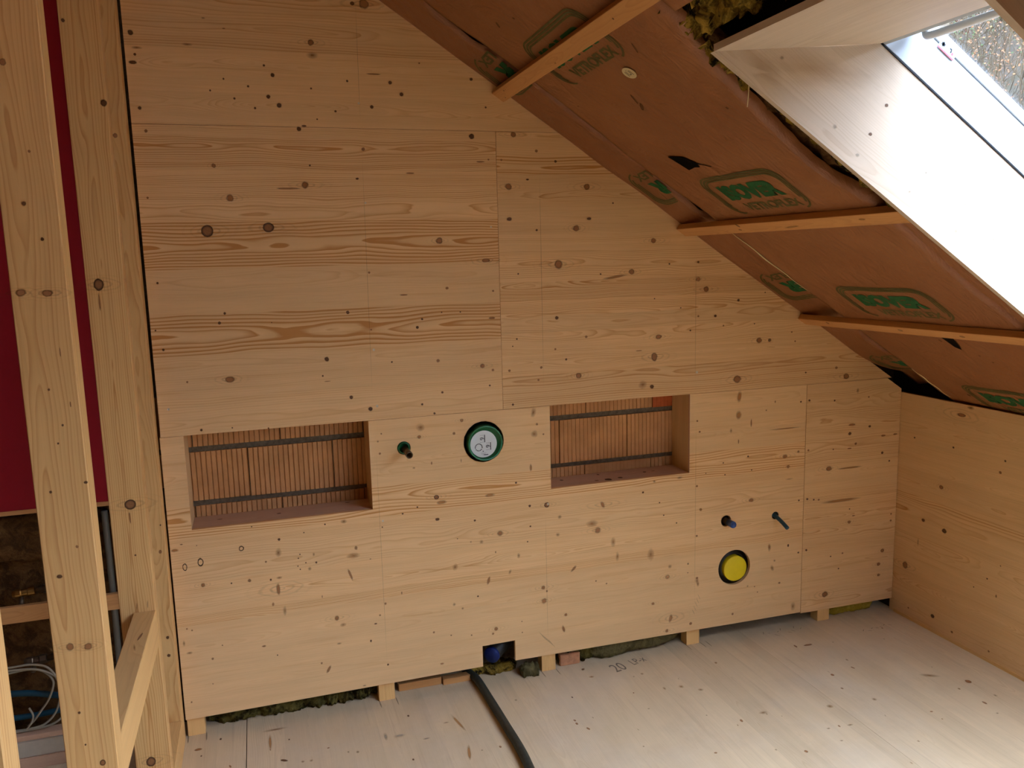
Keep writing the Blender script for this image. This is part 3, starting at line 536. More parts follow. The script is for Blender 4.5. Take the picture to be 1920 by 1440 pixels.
tag(obj('wall_right', box_bm(RW, RW+0.019, YB, -3.102, 0, 1.266), 'roofboard'), kind='structure')
tag(obj('wall_right', join_bm(box_bm(RW+0.019, RW+0.12, YB, 0.19, 0, 1.16), box_bm(RW+0.12, RW+0.26, YB, 0.30, 0, 1.36)), 'dark'), kind='structure')
# far sides of the attic room, out of sight
tag(obj('wall_left', box_bm(XL-0.1, XL, YB, 0.3, 0, 2.6), 'roofboard'), kind='structure')
tag(obj('wall_rear', box_bm(XL-0.1, 3.7, YB-0.1, YB, 0, 4.4), 'roofboard'), kind='structure')
tag(obj('wall_gable', box_bm(XL, -1.9, 0.198, 0.30, 0, 4.2), 'mortar'), kind='structure')

# roof sheathing above the insulation, with openings for the skylight and the added fill windows
def roof_slab(s0, s1, y0, y1, o0, o1):
    return box_bm(s0, s1, y0, y1, o0, o1, F=lambda c: RP(c.x, c.y, c.z))
SY0, SY1 = -2.262, -1.443
openings = [(SY0, SY1)]+[(c-0.50, c+0.50) for c in FILL_REAR]
openings.sort()
bm = bmesh.new(); RID = -1.08
join_bm(bm, roof_slab(RID, 1.45, YB-0.1, 0.3, 0.14, 0.20)); join_bm(bm, roof_slab(3.70, 4.6, YB-0.1, 0.3, 0.14, 0.20))
ys = [YB-0.1]+[v for op in openings for v in op]+[0.3]
for a, b in zip(ys[::2], ys[1::2]): join_bm(bm, roof_slab(1.45, 3.70, a, b, 0.14, 0.20))
join_bm(bm, roof_slab(1.45, 1.755, SY0-0.02, SY1+0.02, 0.14, 0.20)); join_bm(bm, roof_slab(3.56, 3.70, SY0-0.02, SY1+0.02, 0.14, 0.20))
tag(obj('ceiling', bm, 'dark'), kind='structure')  # sheathing coloured near black so the gaps between batts look unlit
xr = RID*CA
zr = Z0-RID*SA
bm = box_bm(0, 3.3, YB-0.1, 0.3, 0.0, 0.06, F=lambda c: Vector((xr-c.x*CA-c.z*SA+0.05, c.y, zr-c.x*SA+c.z*CA+0.10)))
tag(obj('ceiling', bm, 'roofboard'), kind='structure')

# ------------------------------------------------------------------ panelling on the gable wall
WALLK = [(a, b_, ra, rb, 'l' if ty == 'b' and b_ < 1.35 and a < 2.74 else ty, g) for a, b_, ra, rb, ty, g in parse_knots(K_WALL)]
PW = lambda a, b, d: Vector((a, d, b))
def wall_panel(outline, holes, cuts, label, over=None, inside=None, th=0.019, **kw):
    bm = poly_panel(outline, holes, th, PW, [c for c in cuts[1:-1]])
    o = obj('wall_panel', bm, 'panel'); tag(o, label, 'wall panel')
    wood(o, NX, NZ, NY, cuts, over, **kw)
    knots_on(o, WALLK, lambda a, b: Vector((a, 0, b)), NX, NZ, -NY, inside)
    for a, b, ra, rb, ty, ang in WALLK:
        if ty == 'm' and inside(a, b): screw(o, Vector((a, 0, b)), -NY, max(0.004, ra*0.9))
    return o
SZ = 1.352; TZ = 2.608; XV = 1.0695
# upper left: strong flame grain in two of its boards
ulc = [1.353, 1.507, 1.686, 1.853, 2.038, 2.226, 2.433, 2.562, 2.61]
p_ul = wall_panel([(-0.413, SZ+0.0008), (XV-0.0008, SZ+0.0008), (XV-0.0008, TZ-0.0008), (-0.413, TZ-0.0008)], [], ulc,
    'large pale spruce wall panel above the left brick recess, with bold dark flame grain in two boards',
    {0: dict(c=0.40, r=0.010), 1: dict(c=0.28, r=0.008), 2: dict(c=2.2, r=0.0130, w=0.022, v=0.01, t=0.96), 3: dict(c=0.22, r=0.006),
     4: dict(c=1.8, r=0.0115, w=0.028, v=0.0, t=1.0), 5: dict(c=0.8, r=0.007, w=0.03), 6: dict(c=1.0, r=0.008, w=0.02), 7: dict(c=0.5, r=0.005)},
    lambda a, b: -0.42 < a < XV and SZ < b < TZ)
mc = [1.353, 1.503, 1.613, 1.703, 1.778, 1.852, 1.938, 2.157, 2.288, 2.425, 2.505, 2.61]
p_mid = wall_panel([(XV+0.0008, SZ+0.0008), ((Z0-SZ)/0.659+0.030, SZ+0.0008), ((Z0-TZ)/0.659+0.030, TZ-0.0008), (XV+0.0008, TZ-0.0008)], [], mc,
    'triangular spruce wall panel right of the tall seam, cut along the roof slope, dotted with round knots',
    {0: dict(c=0.8, r=0.010, w=0.02), 3: dict(c=0.5), 4: dict(c=0.9, r=0.008, w=0.03), 5: dict(c=1.3, r=0.0045, w=0.012), 6: dict(c=0.6, r=0.008), 9: dict(c=1.4, r=0.012, w=0.02)},
    lambda a, b: a > XV and SZ < b < TZ and b < roof_z(a)-0.01)
tcuts = [2.608, 2.735, 2.90, 3.02, 3.16, 3.34, 3.55, 3.8, 4.0]
p_top = wall_panel([(-0.413, TZ+0.0008), ((Z0-TZ)/0.659+0.030, TZ+0.0008), (-0.413, roof_z(-0.413)+0.020)], [], tcuts,
    'topmost spruce wall panel, in the dim peak under the roof slope, with a scatter of small black knots',
    {0: dict(c=0.35), 2: dict(c=0.6, r=0.010, w=0.02), 3: dict(c=0.7, r=0.011)},
    lambda a, b: a > -0.42 and b > TZ and b < roof_z(a)-0.01)
# lower: one long sheet with two recesses, four round holes and a notch at its foot
N1 = (-0.325, 0.442, 0.943); N2 = (1.300, 2.051, 0.945)
LX1 = 2.7425
outl = [(-0.417, 0.089), (0.9325, 0.0945), (0.9325, 0.199), (1.098, 0.201), (1.098, 0.0955), (LX1, 0.083), (LX1, SZ-0.0008),
        (N2[1], SZ-0.0008), (N2[1], N2[2]), (N2[0], N2[2]), (N2[0], SZ-0.0008), (N1[1], SZ-0.0008), (N1[1], N1[2]), (N1[0], N1[2]), (N1[0], SZ-0.0008), (-0.417, SZ-0.0008)]
H_PIPE = (0.596, 1.213, 0.031); H_LID = (0.971, 1.208, 0.097); H_BLUE = (2.268, 0.664, 0.030); H_THIN = (2.568, 0.657, 0.0215); H_YEL = (2.322, 0.402, 0.096)
holes = [circ(*H_PIPE), circ(*H_LID, n=56, wob=0.0012), circ(*H_BLUE), circ(*H_THIN), circ(*H_YEL, n=56)]
lc = [0.08, 0.251, 0.404, 0.518, 0.564, 0.707, 0.854, 0.906, 1.045, 1.15, 1.258, 1.353]
hs = [H_PIPE, H_LID, H_BLUE, H_THIN, H_YEL]
def in_low(a, b):
    if not (-0.42 < a < LX1 and 0.09 < b < SZ): return False
    if N1[0] < a < N1[1] and b > N1[2]: return False
    if N2[0] < a < N2[1] and b > N2[2]: return False
    if 0.93 < a < 1.1 and b < 0.2: return False
    return all(math.hypot(a-h[0], b-h[1]) > h[2] for h in hs)
p_low = wall_panel(outl, holes, lc,
    'long pale spruce wall panel at the bottom, holed for pipes and cut out around both brick recesses',
    {0: dict(c=0.15), 1: dict(c=0.15, r=0.009), 2: dict(c=0.35, r=0.006), 3: dict(c=1.2, r=0.005, w=0.01, v=0.05), 4: dict(c=0.5, r=0.005), 5: dict(c=0.35, r=0.008),
     7: dict(c=1.3, r=0.0105, w=0.025), 8: dict(c=0.25), 9: dict(c=0.25), 10: dict(c=0.2)},
    in_low, tone=(0.97, 1.06), con=(0.35, 0.7))
rc = [0.07, 0.24, 0.40, 0.54, 0.70, 0.76, 0.90, 1.05, 1.17, 1.353]
p_right = wall_panel([(LX1+0.003, 0.076), (RW-0.003, 0.072), (RW-0.003, roof_z(RW)+0.002), ((Z0-SZ)/0.659+0.002, SZ-0.001), (LX1+0.003, SZ-0.001)], [], rc,
    'narrow upright spruce wall panel in the right corner beside the low wall, top corner cut off',
    {4: dict(c=0.85, r=0.004, w=0.01, v=0.05), 6: dict(c=0.6, r=0.008)},
    lambda a, b: a > LX1+0.01 and b < SZ and a < RW, tone=(0.95, 1.03), con=(0.35, 0.8))
# pencil plumb lines over the uprights
quads(p_ul, [(Vector((0.471, -0.0007, 1.98)), Vector((0.006, 0, 0.62)), NX*0.0008, 'pencil')])
quads(p_top, [(Vector((0.478, -0.0007, 2.88)), Vector((0.003, 0, 0.27)), NX*0.0008, 'pencil')])
quads(p_mid, [(Vector((1.272, -0.0007, 1.95)), Vector((0, 0, 0.58)), NX*0.0011, 'pencil'), (Vector((2.078, -0.0007, 1.72)), Vector((0, 0, 0.36)), NX*0.0011, 'pencil')])
quads(p_low, [(Vector((0.470, -0.0007, 0.72)), Vector((0, 0, 0.62)), NX*0.0008, 'pencil'), (Vector((1.268, -0.0007, 0.50)), Vector((0, 0, 0.38)), NX*0.0008, 'pencil'),
              (Vector((2.086, -0.0007, 0.72)), Vector((0, 0, 0.60)), NX*0.0009, 'pencil')]+
     [(Vector((1.24+0.012*i, -0.0007, 0.20-0.012*i)), Vector((0.022, 0, -0.03)), Vector((0.0008, 0, 0.0008)), 'pencil') for i in range(5)]+
     [(Vector((2.08+0.008*i, -0.0007, 0.19+0.02*i)), Vector((0.010, 0, -0.02)), Vector((0.0008, 0, 0.0008)), 'pencil') for i in range(5)])

# uprights behind the panels, only their feet show
feet = [(-0.4155, -0.343, 'short wooden upright foot at the far left end under the panelling'),
        (0.427, 0.502, 'pale wooden upright foot under the panelling, left of the black conduit'),
        (1.240, 1.313, 'wooden upright foot under the panelling between the blue-capped pipe and the loose brick'),
        (2.052, 2.128, 'wooden upright foot under the panelling where the bare black gap begins'),
        (2.872, 2.950, 'wooden upright foot under the panelling beside the bright yellow wool')]
for x0, x1, lb in feet:
    o = obj('wall_upright', box_bm(x0, x1, 0.0195, 0.080, 0.0, 0.915, bev=0.0012), 'stud'); tag(o, lb, 'wooden upright', 'uprights behind the panelling')
    wood(o, NZ, NX, NY, con=(0.2, 0.45), tone=(1.0, 1.12))

# lined recesses
def recess(x0, x1, zb, label, front):
    e = empty('wall_recess', Vector(((x0+x1)/2, 0.1, zb)), label, 'wall recess')
    t = 0.0185; y0 = front; y1 = 0.186
    for nm, b in (('bottom_board', (x0-t, x1+t, y0, y1, zb-t, zb-0.0004)), ('side_board', (x0-t, x0-0.0004, y0, y1, zb, 1.42)),
                  ('side_board', (x1+0.0004, x1+t, y0, y1, zb, 1.42)), ('top_board', (x0-t, x1+t, y0, y1, 1.42, 1.42+t))):
        o = obj(nm, box_bm(*b), 'rosewood' if nm == 'bottom_board' else 'panel', e); ax = NX if 'side' not in nm else NZ
        wood(o, ax, NY, NZ if 'side' not in nm else NX, con=(0.2, 0.4), tone=(0.9, 0.96))
        if nm == 'bottom_board':
            rr = random.Random(int(x0*100)+9)
            ks = [(rr.uniform(x0+0.1, x1-0.05), rr.uniform(0.04, 0.16), rr.uniform(0.006, 0.012), rr.uniform(0.004, 0.01), rr.choice('bd'), 0) for _ in range(4)]
            if x0 > 1: ks += [(1.62, 0.045, 0.018, 0.018, 'd', 0), (1.69, 0.055, 0.012, 0.012, 'd', 0), (1.56, 0.05, 0.011, 0.008, 'b', 0)]
            knots_on(o, ks, lambda a, b: Vector((a, b, zb-0.0004)), NX, NY, NZ, halos=False, lift=0.0004)
    if x0 > 1:
        obj('edge_strip', box_bm(x1-0.0012, x1-0.0002, 0.0006, 0.0150, zb, SZ-0.001), 'rosewood', e); wood(bpy.data.objects['edge_strip'], NZ, NY, NX)
    return e
recess(N1[0], N1[1], N1[2], 'larger board-lined wall recess at left, open to the grooved clay blocks', 0.0195)
recess(N2[0], N2[1], N2[2], 'smaller board-lined wall recess at right, with a red block in its top corner', 0.0195)

# ------------------------------------------------------------------ pipes, caps, conduit
# bronze stub with its dark sleeve
e = empty('pipe_stub', Vector((H_PIPE[0], 0, H_PIPE[1])), 'dark bronze pipe stub sticking out of the panel beside the green round box', 'pipe')
obj('sleeve', lathe_bm([(0.012, 0.0), (0.012, 0.0285), (0.0, 0.0285), (-0.004, 0.0265), (-0.004, 0.021), (0.008, 0.019)], (H_PIPE[0], 0.004, H_PIPE[1]), (0, 1, 0)), 'green', e, True)
ax = Vector((0.006, -1, -0.035)).normalized()
obj('pipe_tube', lathe_bm([(0, 0.0), (0, 0.0135), (0.075, 0.0135), (0.078, 0.0155), (0.122, 0.0158), (0.123, 0.0125), (0.085, 0.0118), (0.085, 0)], Vector((H_PIPE[0]+0.004, 0.012, H_PIPE[1]-0.005)), ax, 24), 'bronze', e, True)

# green round box with a paper label
cx, cz = H_LID[0]+0.002, H_LID[1]-0.003
e = empty('round_box', Vector((cx, 0, cz)), 'green round installation box with a printed white label, set in the panel', 'round box')
obj('housing', lathe_bm([(0.06, 0.0), (0.06, 0.086), (-0.020, 0.083), (-0.024, 0.081), (-0.022, 0.075), (-0.010, 0.072), (-0.007, 0.0)], (cx, 0, cz), (0, 1, 0), 56), 'green', e, True)
obj('rim', lathe_bm([(-0.0215, 0.0825), (-0.0255, 0.0815), (-0.0255, 0.0765), (-0.021, 0.0755)], (cx, 0, cz), (0, 1, 0), 56), 'greenlite', e, True)
obj('cover', lathe_bm([(-0.008, 0.0), (-0.0085, 0.0725)], (cx, -0.0005, cz), (0, 1, 0), 48), 'face', e)
lb_o = obj('paper_label', lathe_bm([(-0.0002, 0.0), (-0.0002, 0.064), (0.0, 0.064)], (cx-0.006, -0.0098, cz-0.006), (0, 1, 0), 48), 'label', e)
def PL(dx, dz, rot=0.0):
    c, s = math.cos(rot), math.sin(rot)
    return lambda a, b: Vector((cx-0.006+dx+a*c-b*s, -0.0106, cz-0.006+dz+a*s+b*c))
ink = bmesh.new()
def pbox(dx, dz, w_, h_):
    vs = [ink.verts.new(PL(dx, dz)(a, b)) for a, b in ((-w_/2, -h_/2), (w_/2, -h_/2), (w_/2, h_/2), (-w_/2, h_/2))]; ink.faces.new(vs)
join_bm(ink, text_bm('6', 0.030, PL(-0.008, 0.026, -math.pi/2)))
join_bm(ink, text_bm('6', 0.030, PL(0.020, -0.012, -math.pi/2)))
for dx, dz in ((-0.004, 0.026), (0.024, -0.012)):
    pbox(dx-0.004, dz+0.0165, 0.018, 0.0008); pbox(dx-0.004, dz-0.0165, 0.018, 0.0008); pbox(dx+0.0095, dz, 0.0035, 0.036)
for k in range(15):                                             # dial scale
    a = math.radians(-10+200*k/14)
    c_, s_ = math.cos(a), math.sin(a)
    vs = [ink.verts.new(PL(-0.024, -0.014)(r_*math.cos(a+d_), r_*math.sin(a+d_))) for r_, d_ in ((0.0145, -0.10), (0.0185, -0.10), (0.0185, 0.10), (0.0145, 0.10))]; ink.faces.new(vs)
for k in range(5):
    a = math.radians(-140+100*k/4)
    vs = [ink.verts.new(PL(-0.024, -0.014)(r_*math.cos(a+d_), r_*math.sin(a+d_))) for r_, d_ in ((0.014, -0.14), (0.0185, -0.14), (0.0185, 0.14), (0.014, 0.14))]; ink.faces.new(vs)
pbox(-0.003, -0.034, 0.005, 0.004); pbox(0.010, -0.051, 0.022, 0.0035)
for i in range(3): pbox(-0.002, -0.0415-0.0042*i, 0.028-0.006*i, 0.0007)
obj('label_print', ink, 'ink', lb_o)

# blue pipes and yellow cap
e = empty('pipe_stub', Vector((H_BLUE[0], 0, H_BLUE[1])), 'blue-plugged pipe stub above the yellow cap', 'pipe')
obj('pipe_tube', lathe_bm([(0, 0.0), (0, 0.0165), (0.045, 0.0165)], (H_BLUE[0]+0.004, 0.014, H_BLUE[1]-0.003), (0.02, -1, 0), 24), 'bronze', e, True)
obj('plug', lathe_bm([(0, 0.0160), (0, 0.0178), (0.040, 0.0178), (0.044, 0.0162), (0.040, 0.013), (0.036, 0.0)], (H_BLUE[0]+0.0047, -0.020, H_BLUE[1]-0.003), (0.02, -1, -0.02), 28), 'blue', e, True)
e = empty('thin_pipe', Vector((H_THIN[0], 0, H_THIN[1])), 'thin dark blue tube drooping from the rightmost hole in the panel', 'pipe')
pth = smooth_path([(H_THIN[0]-0.004, 0.02, H_THIN[1]+0.002), (H_THIN[0]-0.002, -0.01, H_THIN[1]-0.003), (H_THIN[0]+0.003, -0.055, H_THIN[1]-0.020), (H_THIN[0]+0.005, -0.100, H_THIN[1]-0.040)], 6)
obj('pipe_tube', tube_bm(pth, 0.0105, 16), 'blue_dark', e, True)
obj('hole_sleeve', lathe_bm([(0.015, 0.0), (0.015, 0.020), (0.002, 0.0205)], (H_THIN[0], 0.002, H_THIN[1]), (0, 1, 0), 24), 'black', e, True)
e = empty('drain_cap', Vector((H_YEL[0], 0, H_YEL[1])), 'round yellow cap on a drain pipe in the panel, low at right', 'drain cap')
cy_, cz_ = H_YEL[0]+0.004, H_YEL[1]-0.006
obj('pipe_collar', lathe_bm([(0.075, 0.0), (0.075, 0.0945), (0.035, 0.0945), (0.030, 0.080), (0.012, 0.076), (0.010, 0.071)], (cy_-0.004, 0, cz_+0.006), (0, 1, 0), 48), 'black', e, True)
obj('cap', lathe_bm([(0.055, 0.066), (0.001, 0.0688), (-0.004, 0.0680), (-0.0055, 0.0655), (-0.005, 0.0)], (cy_, 0, cz_), (0, 1, 0), 56), 'yellow', e, True)

# capped pipe in the notch
e = empty('capped_pipe', Vector((1.0, 0.1, 0.11)), 'dark pipe with royal blue cap in the notch at the foot of the panelling', 'pipe')
d = Vector((0.66, 0.75, 0.05)).normalized(); a0 = Vector((0.992, 0.062, 0.112))
obj('pipe_tube', lathe_bm([(0.006, 0.0), (0.006, 0.039), (0.10, 0.039), (0.10, 0.043), (0.16, 0.043), (0.16, 0.0)], a0, d, 36), 'black', e, True)
obj('cap', lathe_bm([(0.012, 0.0405), (0.0, 0.0405), (-0.004, 0.038), (-0.002, 0.0)], a0, d, 36), 'bluecap', e, True)

# conduit on the floor
pth = smooth_path([(0.868, 0.17, 0.022), (0.885, 0.10, 0.0205), (0.905, 0.02, 0.0205), (0.914, -0.18, 0.0205), (0.922, -0.42, 0.0205), (0.927, -0.59, 0.0205), (0.922, -0.74, 0.0205), (0.90, -1.1, 0.0205), (0.83, -1.7, 0.0205), (0.80, -2.5, 0.0205)], 40)
o = obj('conduit', tube_bm(pth, 0.0195, 16, rfun=lambda i: 1.0 if i % 2 else 0.93), 'cable', None, True)
tag(o, 'black corrugated conduit running across the floor from under the panelling', 'conduit')

# ------------------------------------------------------------------ wool, scraps and a brick under the panelling
def lump(name, x0, x1, y0, y1, z0, z1, mat, label, cat, amp=0.02, fr=14, group=None, nx=60, fn=None):
    bm = bmesh.new(); nx_ = nx; nr = 16; rings = []
    for i in range(nx_+1):
        u = i/nx_; x = x0+(x1-x0)*u; end = min(1.0, 6*min(u, 1-u)+0.25); zz1 = z1 if fn is None else z1*fn(u)[1]; zz0 = z0 if fn is None else z0+fn(u)[0]
        ring = []
        for k in range(nr):
            a = 2*math.pi*k/nr; cy2 = (y0+y1)/2; cz2 = (zz0+zz1)/2
            c, s = math.cos(a), math.sin(a); q = max(abs(c), abs(s))**0.6
            p_ = Vector((x, cy2+(y1-y0)/2*c/q*end, cz2+(zz1-zz0)/2*s/q*end))
            n_ = mnoise.noise(p_*fr)+0.7*mnoise.noise(p_*fr*2.7)+0.6*mnoise.noise(p_*fr*6)
            p_ += Vector((0.3*n_, c, s))*n_*amp
            p_.z = max(p_.z, 0.0005); ring.append(bm.verts.new(p_))
        rings.append(ring)
    for a, b in zip(rings, rings[1:]):
        for k in range(nr): bm.faces.new((a[k], a[(k+1) % nr], b[(k+1) % nr], b[k]))
    bm.faces.new(rings[0][::-1]); bm.faces.new(rings[-1])
    o = obj(name, bm, mat, None, True); tag(o, label, cat, group); return o
G = 'mineral wool stuffed under the panelling'
lump('mineral_wool', -0.335, 0.20, 0.068, 0.17, 0.0, 0.060, 'woolgreen', 'dark green wool in the gap under the panelling at far left', 'mineral wool', 0.022, 14, G, 80)
lump('mineral_wool', 0.12, 0.422, 0.055, 0.16, 0.0, 0.072, 'woolgreen', 'tufted green wool in the gap just left of the second upright foot', 'mineral wool', 0.030, 18, G, 70)
lump('mineral_wool', 0.86, 1.14, 0.085, 0.175, 0.0, 0.036, 'wool', 'yellow-brown wool under the blue-capped pipe', 'mineral wool', 0.020, 16, G, 60)
lump('mineral_wool', 1.125, 1.225, -0.012, 0.06, 0.0, 0.05, 'woolgrey', 'small grey tuft of wool poking out right of the notch', 'mineral wool', 0.018, 22, G, 40)
lump('mineral_wool', 1.320, 1.56, 0.05, 0.16, 0.0, 0.095, 'woolgreen', 'ragged green wool right behind the loose brick', 'mineral wool', 0.020, 20, G, 60)
lump('mineral_wool', 1.50, 2.045, 0.028, 0.14, 0.0, 0.09, 'woolgrey', 'smooth grey-green wool batt hanging in the gap right of the loose brick', 'mineral wool', 0.007, 9, G, 70, fn=lambda u: (0.035*u*u, 1.0))
lump('mineral_wool', 2.955, 3.30, 0.050, 0.14, 0.0, 0.062, 'woolbright', 'bright yellow wool strip in the gap at the right corner', 'mineral wool', 0.005, 12, G, 60)
o = obj('loose_brick', box_bm(1.345, 1.452, 0.035, 0.14, 0.0, 0.062, bev=0.004), 'brickloose'); tag(o, 'small loose pink brick piece on the floor under the panelling', 'brick')
o = obj('wood_offcut', box_bm(0.53, 0.74, 0.075, 0.125, 0.0, 0.038, bev=0.002), 'batten'); tag(o, 'brown wood offcut in the gap right of the second upright foot', 'wood offcut'); wood(o, NX, NZ, NY)
o = obj('wood_offcut', box_bm(0.745, 0.905, 0.060, 0.10, 0.0, 0.030, bev=0.002), 'batten'); tag(o, 'brown wood offcut in the gap beside the black conduit', 'wood offcut'); wood(o, NX, NZ, NY)

# ------------------------------------------------------------------ roof: kraft-faced insulation, battens
def foil_h(s, y):
    v = Vector((s*1.6, y*2.6, 3.1)); return 0.007*mnoise.noise(v)+0.003*mnoise.noise(v*2.7)
def foil(s0, s1, y0, y1, base, label, ragged=(), name='insulation_batt', ds=0.02, shape=None, th=0.02, edge=None):
    bm = bmesh.new(); ns = max(3, int((s1-s0)/ds)); ny = max(4, int(round((y1-y0)/ds)))
    def pt(i, j, extra=0.0):
        s = s0+(s1-s0)*i/ns; y = y0+(y1-y0)*j/ny; off = base
        if 'hi' in ragged and j >= ny-1:
            r_ = mnoise.noise(Vector((s*4.2, 1.3, 0))); q = mnoise.noise(Vector((s*13, 4.3, 0)))
            y += (0.016*r_+0.006*q)*(1 if j == ny else 0.5)
            if j == ny: off -= 0.006*max(0, r_+0.2)
        if 'lo' in ragged and j <= 6:
            q = mnoise.noise(Vector((s*5, 9.3, 0)))+0.5*mnoise.noise(Vector((s*21, 3.3, 0))); y += (0.012*q+(edge(s)-y0 if edge else 0))*(1-j/7.0)
            if j == 0: off += 0.016
        off += foil_h(s, y)
        if 'end' in ragged and i == 0: s += 0.03*mnoise.noise(Vector((y*7, 2.2, 5)))
        if shape: off += shape(s, y)
        return RP(s, y, off+extra)
    V = [[bm.verts.new(pt(i, j)) for j in range(ny+1)] for i in range(ns+1)]
    for i in range(ns):
        for j in range(ny): bm.faces.new((V[i][j], V[i][j+1], V[i+1][j+1], V[i+1][j]))
    # turn the border up so the batt has thickness
    for seq in ([V[i][0] for i in range(ns+1)], [V[i][ny] for i in range(ns+1)], V[0], V[ns]):
        up_ = [bm.verts.new(v.co+Vector((SA, 0, CA))*th) for v in seq]
        for k in range(len(seq)-1): bm.faces.new((seq[k], seq[k+1], up_[k+1], up_[k]))
    o = obj(name, bm, 'kraft', None, True); tag(o, label, 'insulation batt', 'kraft-faced insulation batts between the rafters'); return o
def strip_shape(s, y):
    k = max(0.0, min(1.0, (s-3.62)/0.35)); return 0.075*k*k*min(1.0, max(0.0, (y+0.40)/0.25)+0.25)+0.036*min(1.0, max(0.0, -y/0.19))
EDG = [(-1.0, -1.40), (1.45, -1.40), (1.60, -1.335), (1.75, -1.315), (1.90, -1.275), (2.05, -1.26), (2.20, -1.265), (2.36, -1.325), (2.44, -1.335), (2.50, -1.320), (2.85, -1.31), (3.15, -1.31), (4.2, -1.31)]
def sk_edge(s):
    for (a, p_), (b, q) in zip(EDG, EDG[1:]):
        if a <= s <= b: return p_+(q-p_)*(s-a)/(b-a)
    return -1.338
EDG1 = [(-1, -.24), (.8, -.235), (.9, -.16), (1.1, -.17), (1.2, -.205), (1.36, -.200), (1.9, -.194), (2.05, -.200), (2.15, -.195), (2.24, -.175), (2.36, -.165), (2.42, -.24), (2.9, -.26), (3.2, -.24), (3.35, -.19), (3.6, -.18), (3.8, -.22), (4.2, -.23)]
def gap_edge(s):
    for (a, p_), (b, q) in zip(EDG1, EDG1[1:]):
        if a <= s <= b: return p_+(q-p_)*(s-a)/(b-a)
    return -0.24
b1 = foil(-1.0, 4.12, -0.22, 0.012, 0.006, 'narrow kraft-faced insulation strip along the gable wall, with upside-down green print', ('lo',), shape=strip_shape, edge=gap_edge, th=0.002)
b2 = foil(-1.0, 4.10, -1.338, -0.328, 0.0, 'wide kraft-faced insulation batt between gable strip and skylight, with upright green print', ('hi', 'lo'), edge=sk_edge)
b3 = foil(-1.0, 1.415, -2.6, -1.42, 0.004, 'kraft-faced insulation batt upslope of the skylight, torn at its end', ('lo',))
b4 = foil(-1.0, 1.58, -6.18, -2.62, 0.004, 'kraft-faced insulation upslope of the added fill windows behind the camera', (), ds=0.08)
foil(3.66, 4.10, -6.18, -2.62, 0.004, 'kraft-faced insulation downslope of the added fill windows behind the camera', (), ds=0.08)
ys2 = [-6.18]+[v for c in sorted(FILL_REAR) for v in (c-0.51, c+0.51)]+[-2.62]
for (a, b), wh in zip(zip(ys2[::2], ys2[1::2]), ('kraft-faced insulation beside the rear wall, behind the camera', 'kraft-faced insulation between the two hindmost added fill windows', 'kraft-faced insulation between the two added fill windows nearest the camera', 'kraft-faced insulation between skylight and the next added fill window, right of the camera')): foil(1.60, 3.64, a, b, 0.004, wh, (), ds=0.05)
b5 = foil(-1.0, 1.30, -1.44, -1.33, 0.012, 'short kraft strip between two batts upslope of the skylight', ())
b6 = foil(3.70, 4.10, -2.62, -1.36, 0.006, 'kraft-faced insulation downslope of the skylight', ())
bm = box_bm(1.40, 3.66, -2.62, -2.285, 0.01, 0.03, F=lambda c: RP(c.x, c.y, c.z))
o = obj('insulation_batt', bm, 'kraft'); tag(o, 'kraft-faced strip along the near side of the skylight', 'insulation batt')

def rrect(hw, hh, r, n=7):
    out = []
    for cx_, cy2, a0 in ((hw-r, hh-r, 0), (-hw+r, hh-r, 90), (-hw+r, -hh+r, 180), (hw-r, -hh+r, 270)):
        for k in range(n+1):
            a = math.radians(a0+90*k/n); out.append((cx_+r*math.cos(a), cy2+r*math.sin(a)))
    return out
def logo(parent, s0, y0, base, rot=0, shape=None, ymin=None):
    sg = -1 if rot else 1
    def P(a, b):
        s = s0-sg*b; y = y0-sg*a
        return RP(s, y, base+foil_h(s, y)-0.0018+(shape(s, y) if shape else 0))
    big = text_bm('ISOVER', 0.118, lambda a, b: P(a-0.008, b*1.0+0.010), 0.02, bold=0.0085, xscale=0.92)
    if ymin:
        for f in [f for f in big.faces if any(v.co.y < ymin(v.co.x/CA)+0.002 for v in f.verts)]: big.faces.remove(f)
    g_ = obj('brand_print', big, 'print', parent)
    small = text_bm('VETROFLEX', 0.066, lambda a, b: P(a+0.030, b-0.086), 0.02, bold=0.0022, xscale=0.98)
    for k, (ins, w_) in enumerate(((0.0, 0.0075), (0.0118, 0.0085), (0.0245, 0.0075))):
        A_ = rrect(0.262-ins, 0.127-ins, 0.072-ins*0.6); B_ = rrect(0.262-ins-w_, 0.127-ins-w_, 0.072-ins*0.6-w_*0.5); n = len(A_)
        def dens(L):
            out = []
            for i in range(n):
                (x0, y0_), (x1, y1_) = L[i], L[(i+1) % n]; m_ = 16 if i in (7, 23) else (8 if i in (15, 31) else 1)
                for q in range(m_): out.append((x0+(x1-x0)*q/m_, y0_+(y1_-y0_)*q/m_))
            return out
        A_, B_ = dens(A_), dens(B_); n2_ = len(A_)
        va = [small.verts.new(P(*p_)) for p_ in A_]; vb = [small.verts.new(P(*p_)) for p_ in B_]
        for i in range(n2_):
            mx_, my_ = A_[i]
            if my_ < -0.06 and abs(mx_+0.0) < (0.205 if k == 0 else 0.235): continue      # inner lines give way to the small lettering
            small.faces.new((va[i], va[(i+1) % n2_], vb[(i+1) % n2_], vb[i]))
    for v in [v for v in small.verts if not v.link_faces]: small.verts.remove(v)
    if ymin:                                             # the print ends where the strip ends
        for t_ in (small,):
            for f in [f for f in t_.faces if any(v.co.y < ymin(v.co.x/CA)+0.002 for v in f.verts)]: t_.faces.remove(f)
    obj('stripe_print', small, 'dull', parent)
for s0 in (0.46, 1.335, 2.225, 3.045, 3.93): logo(b2, s0, -0.80, 0.0)
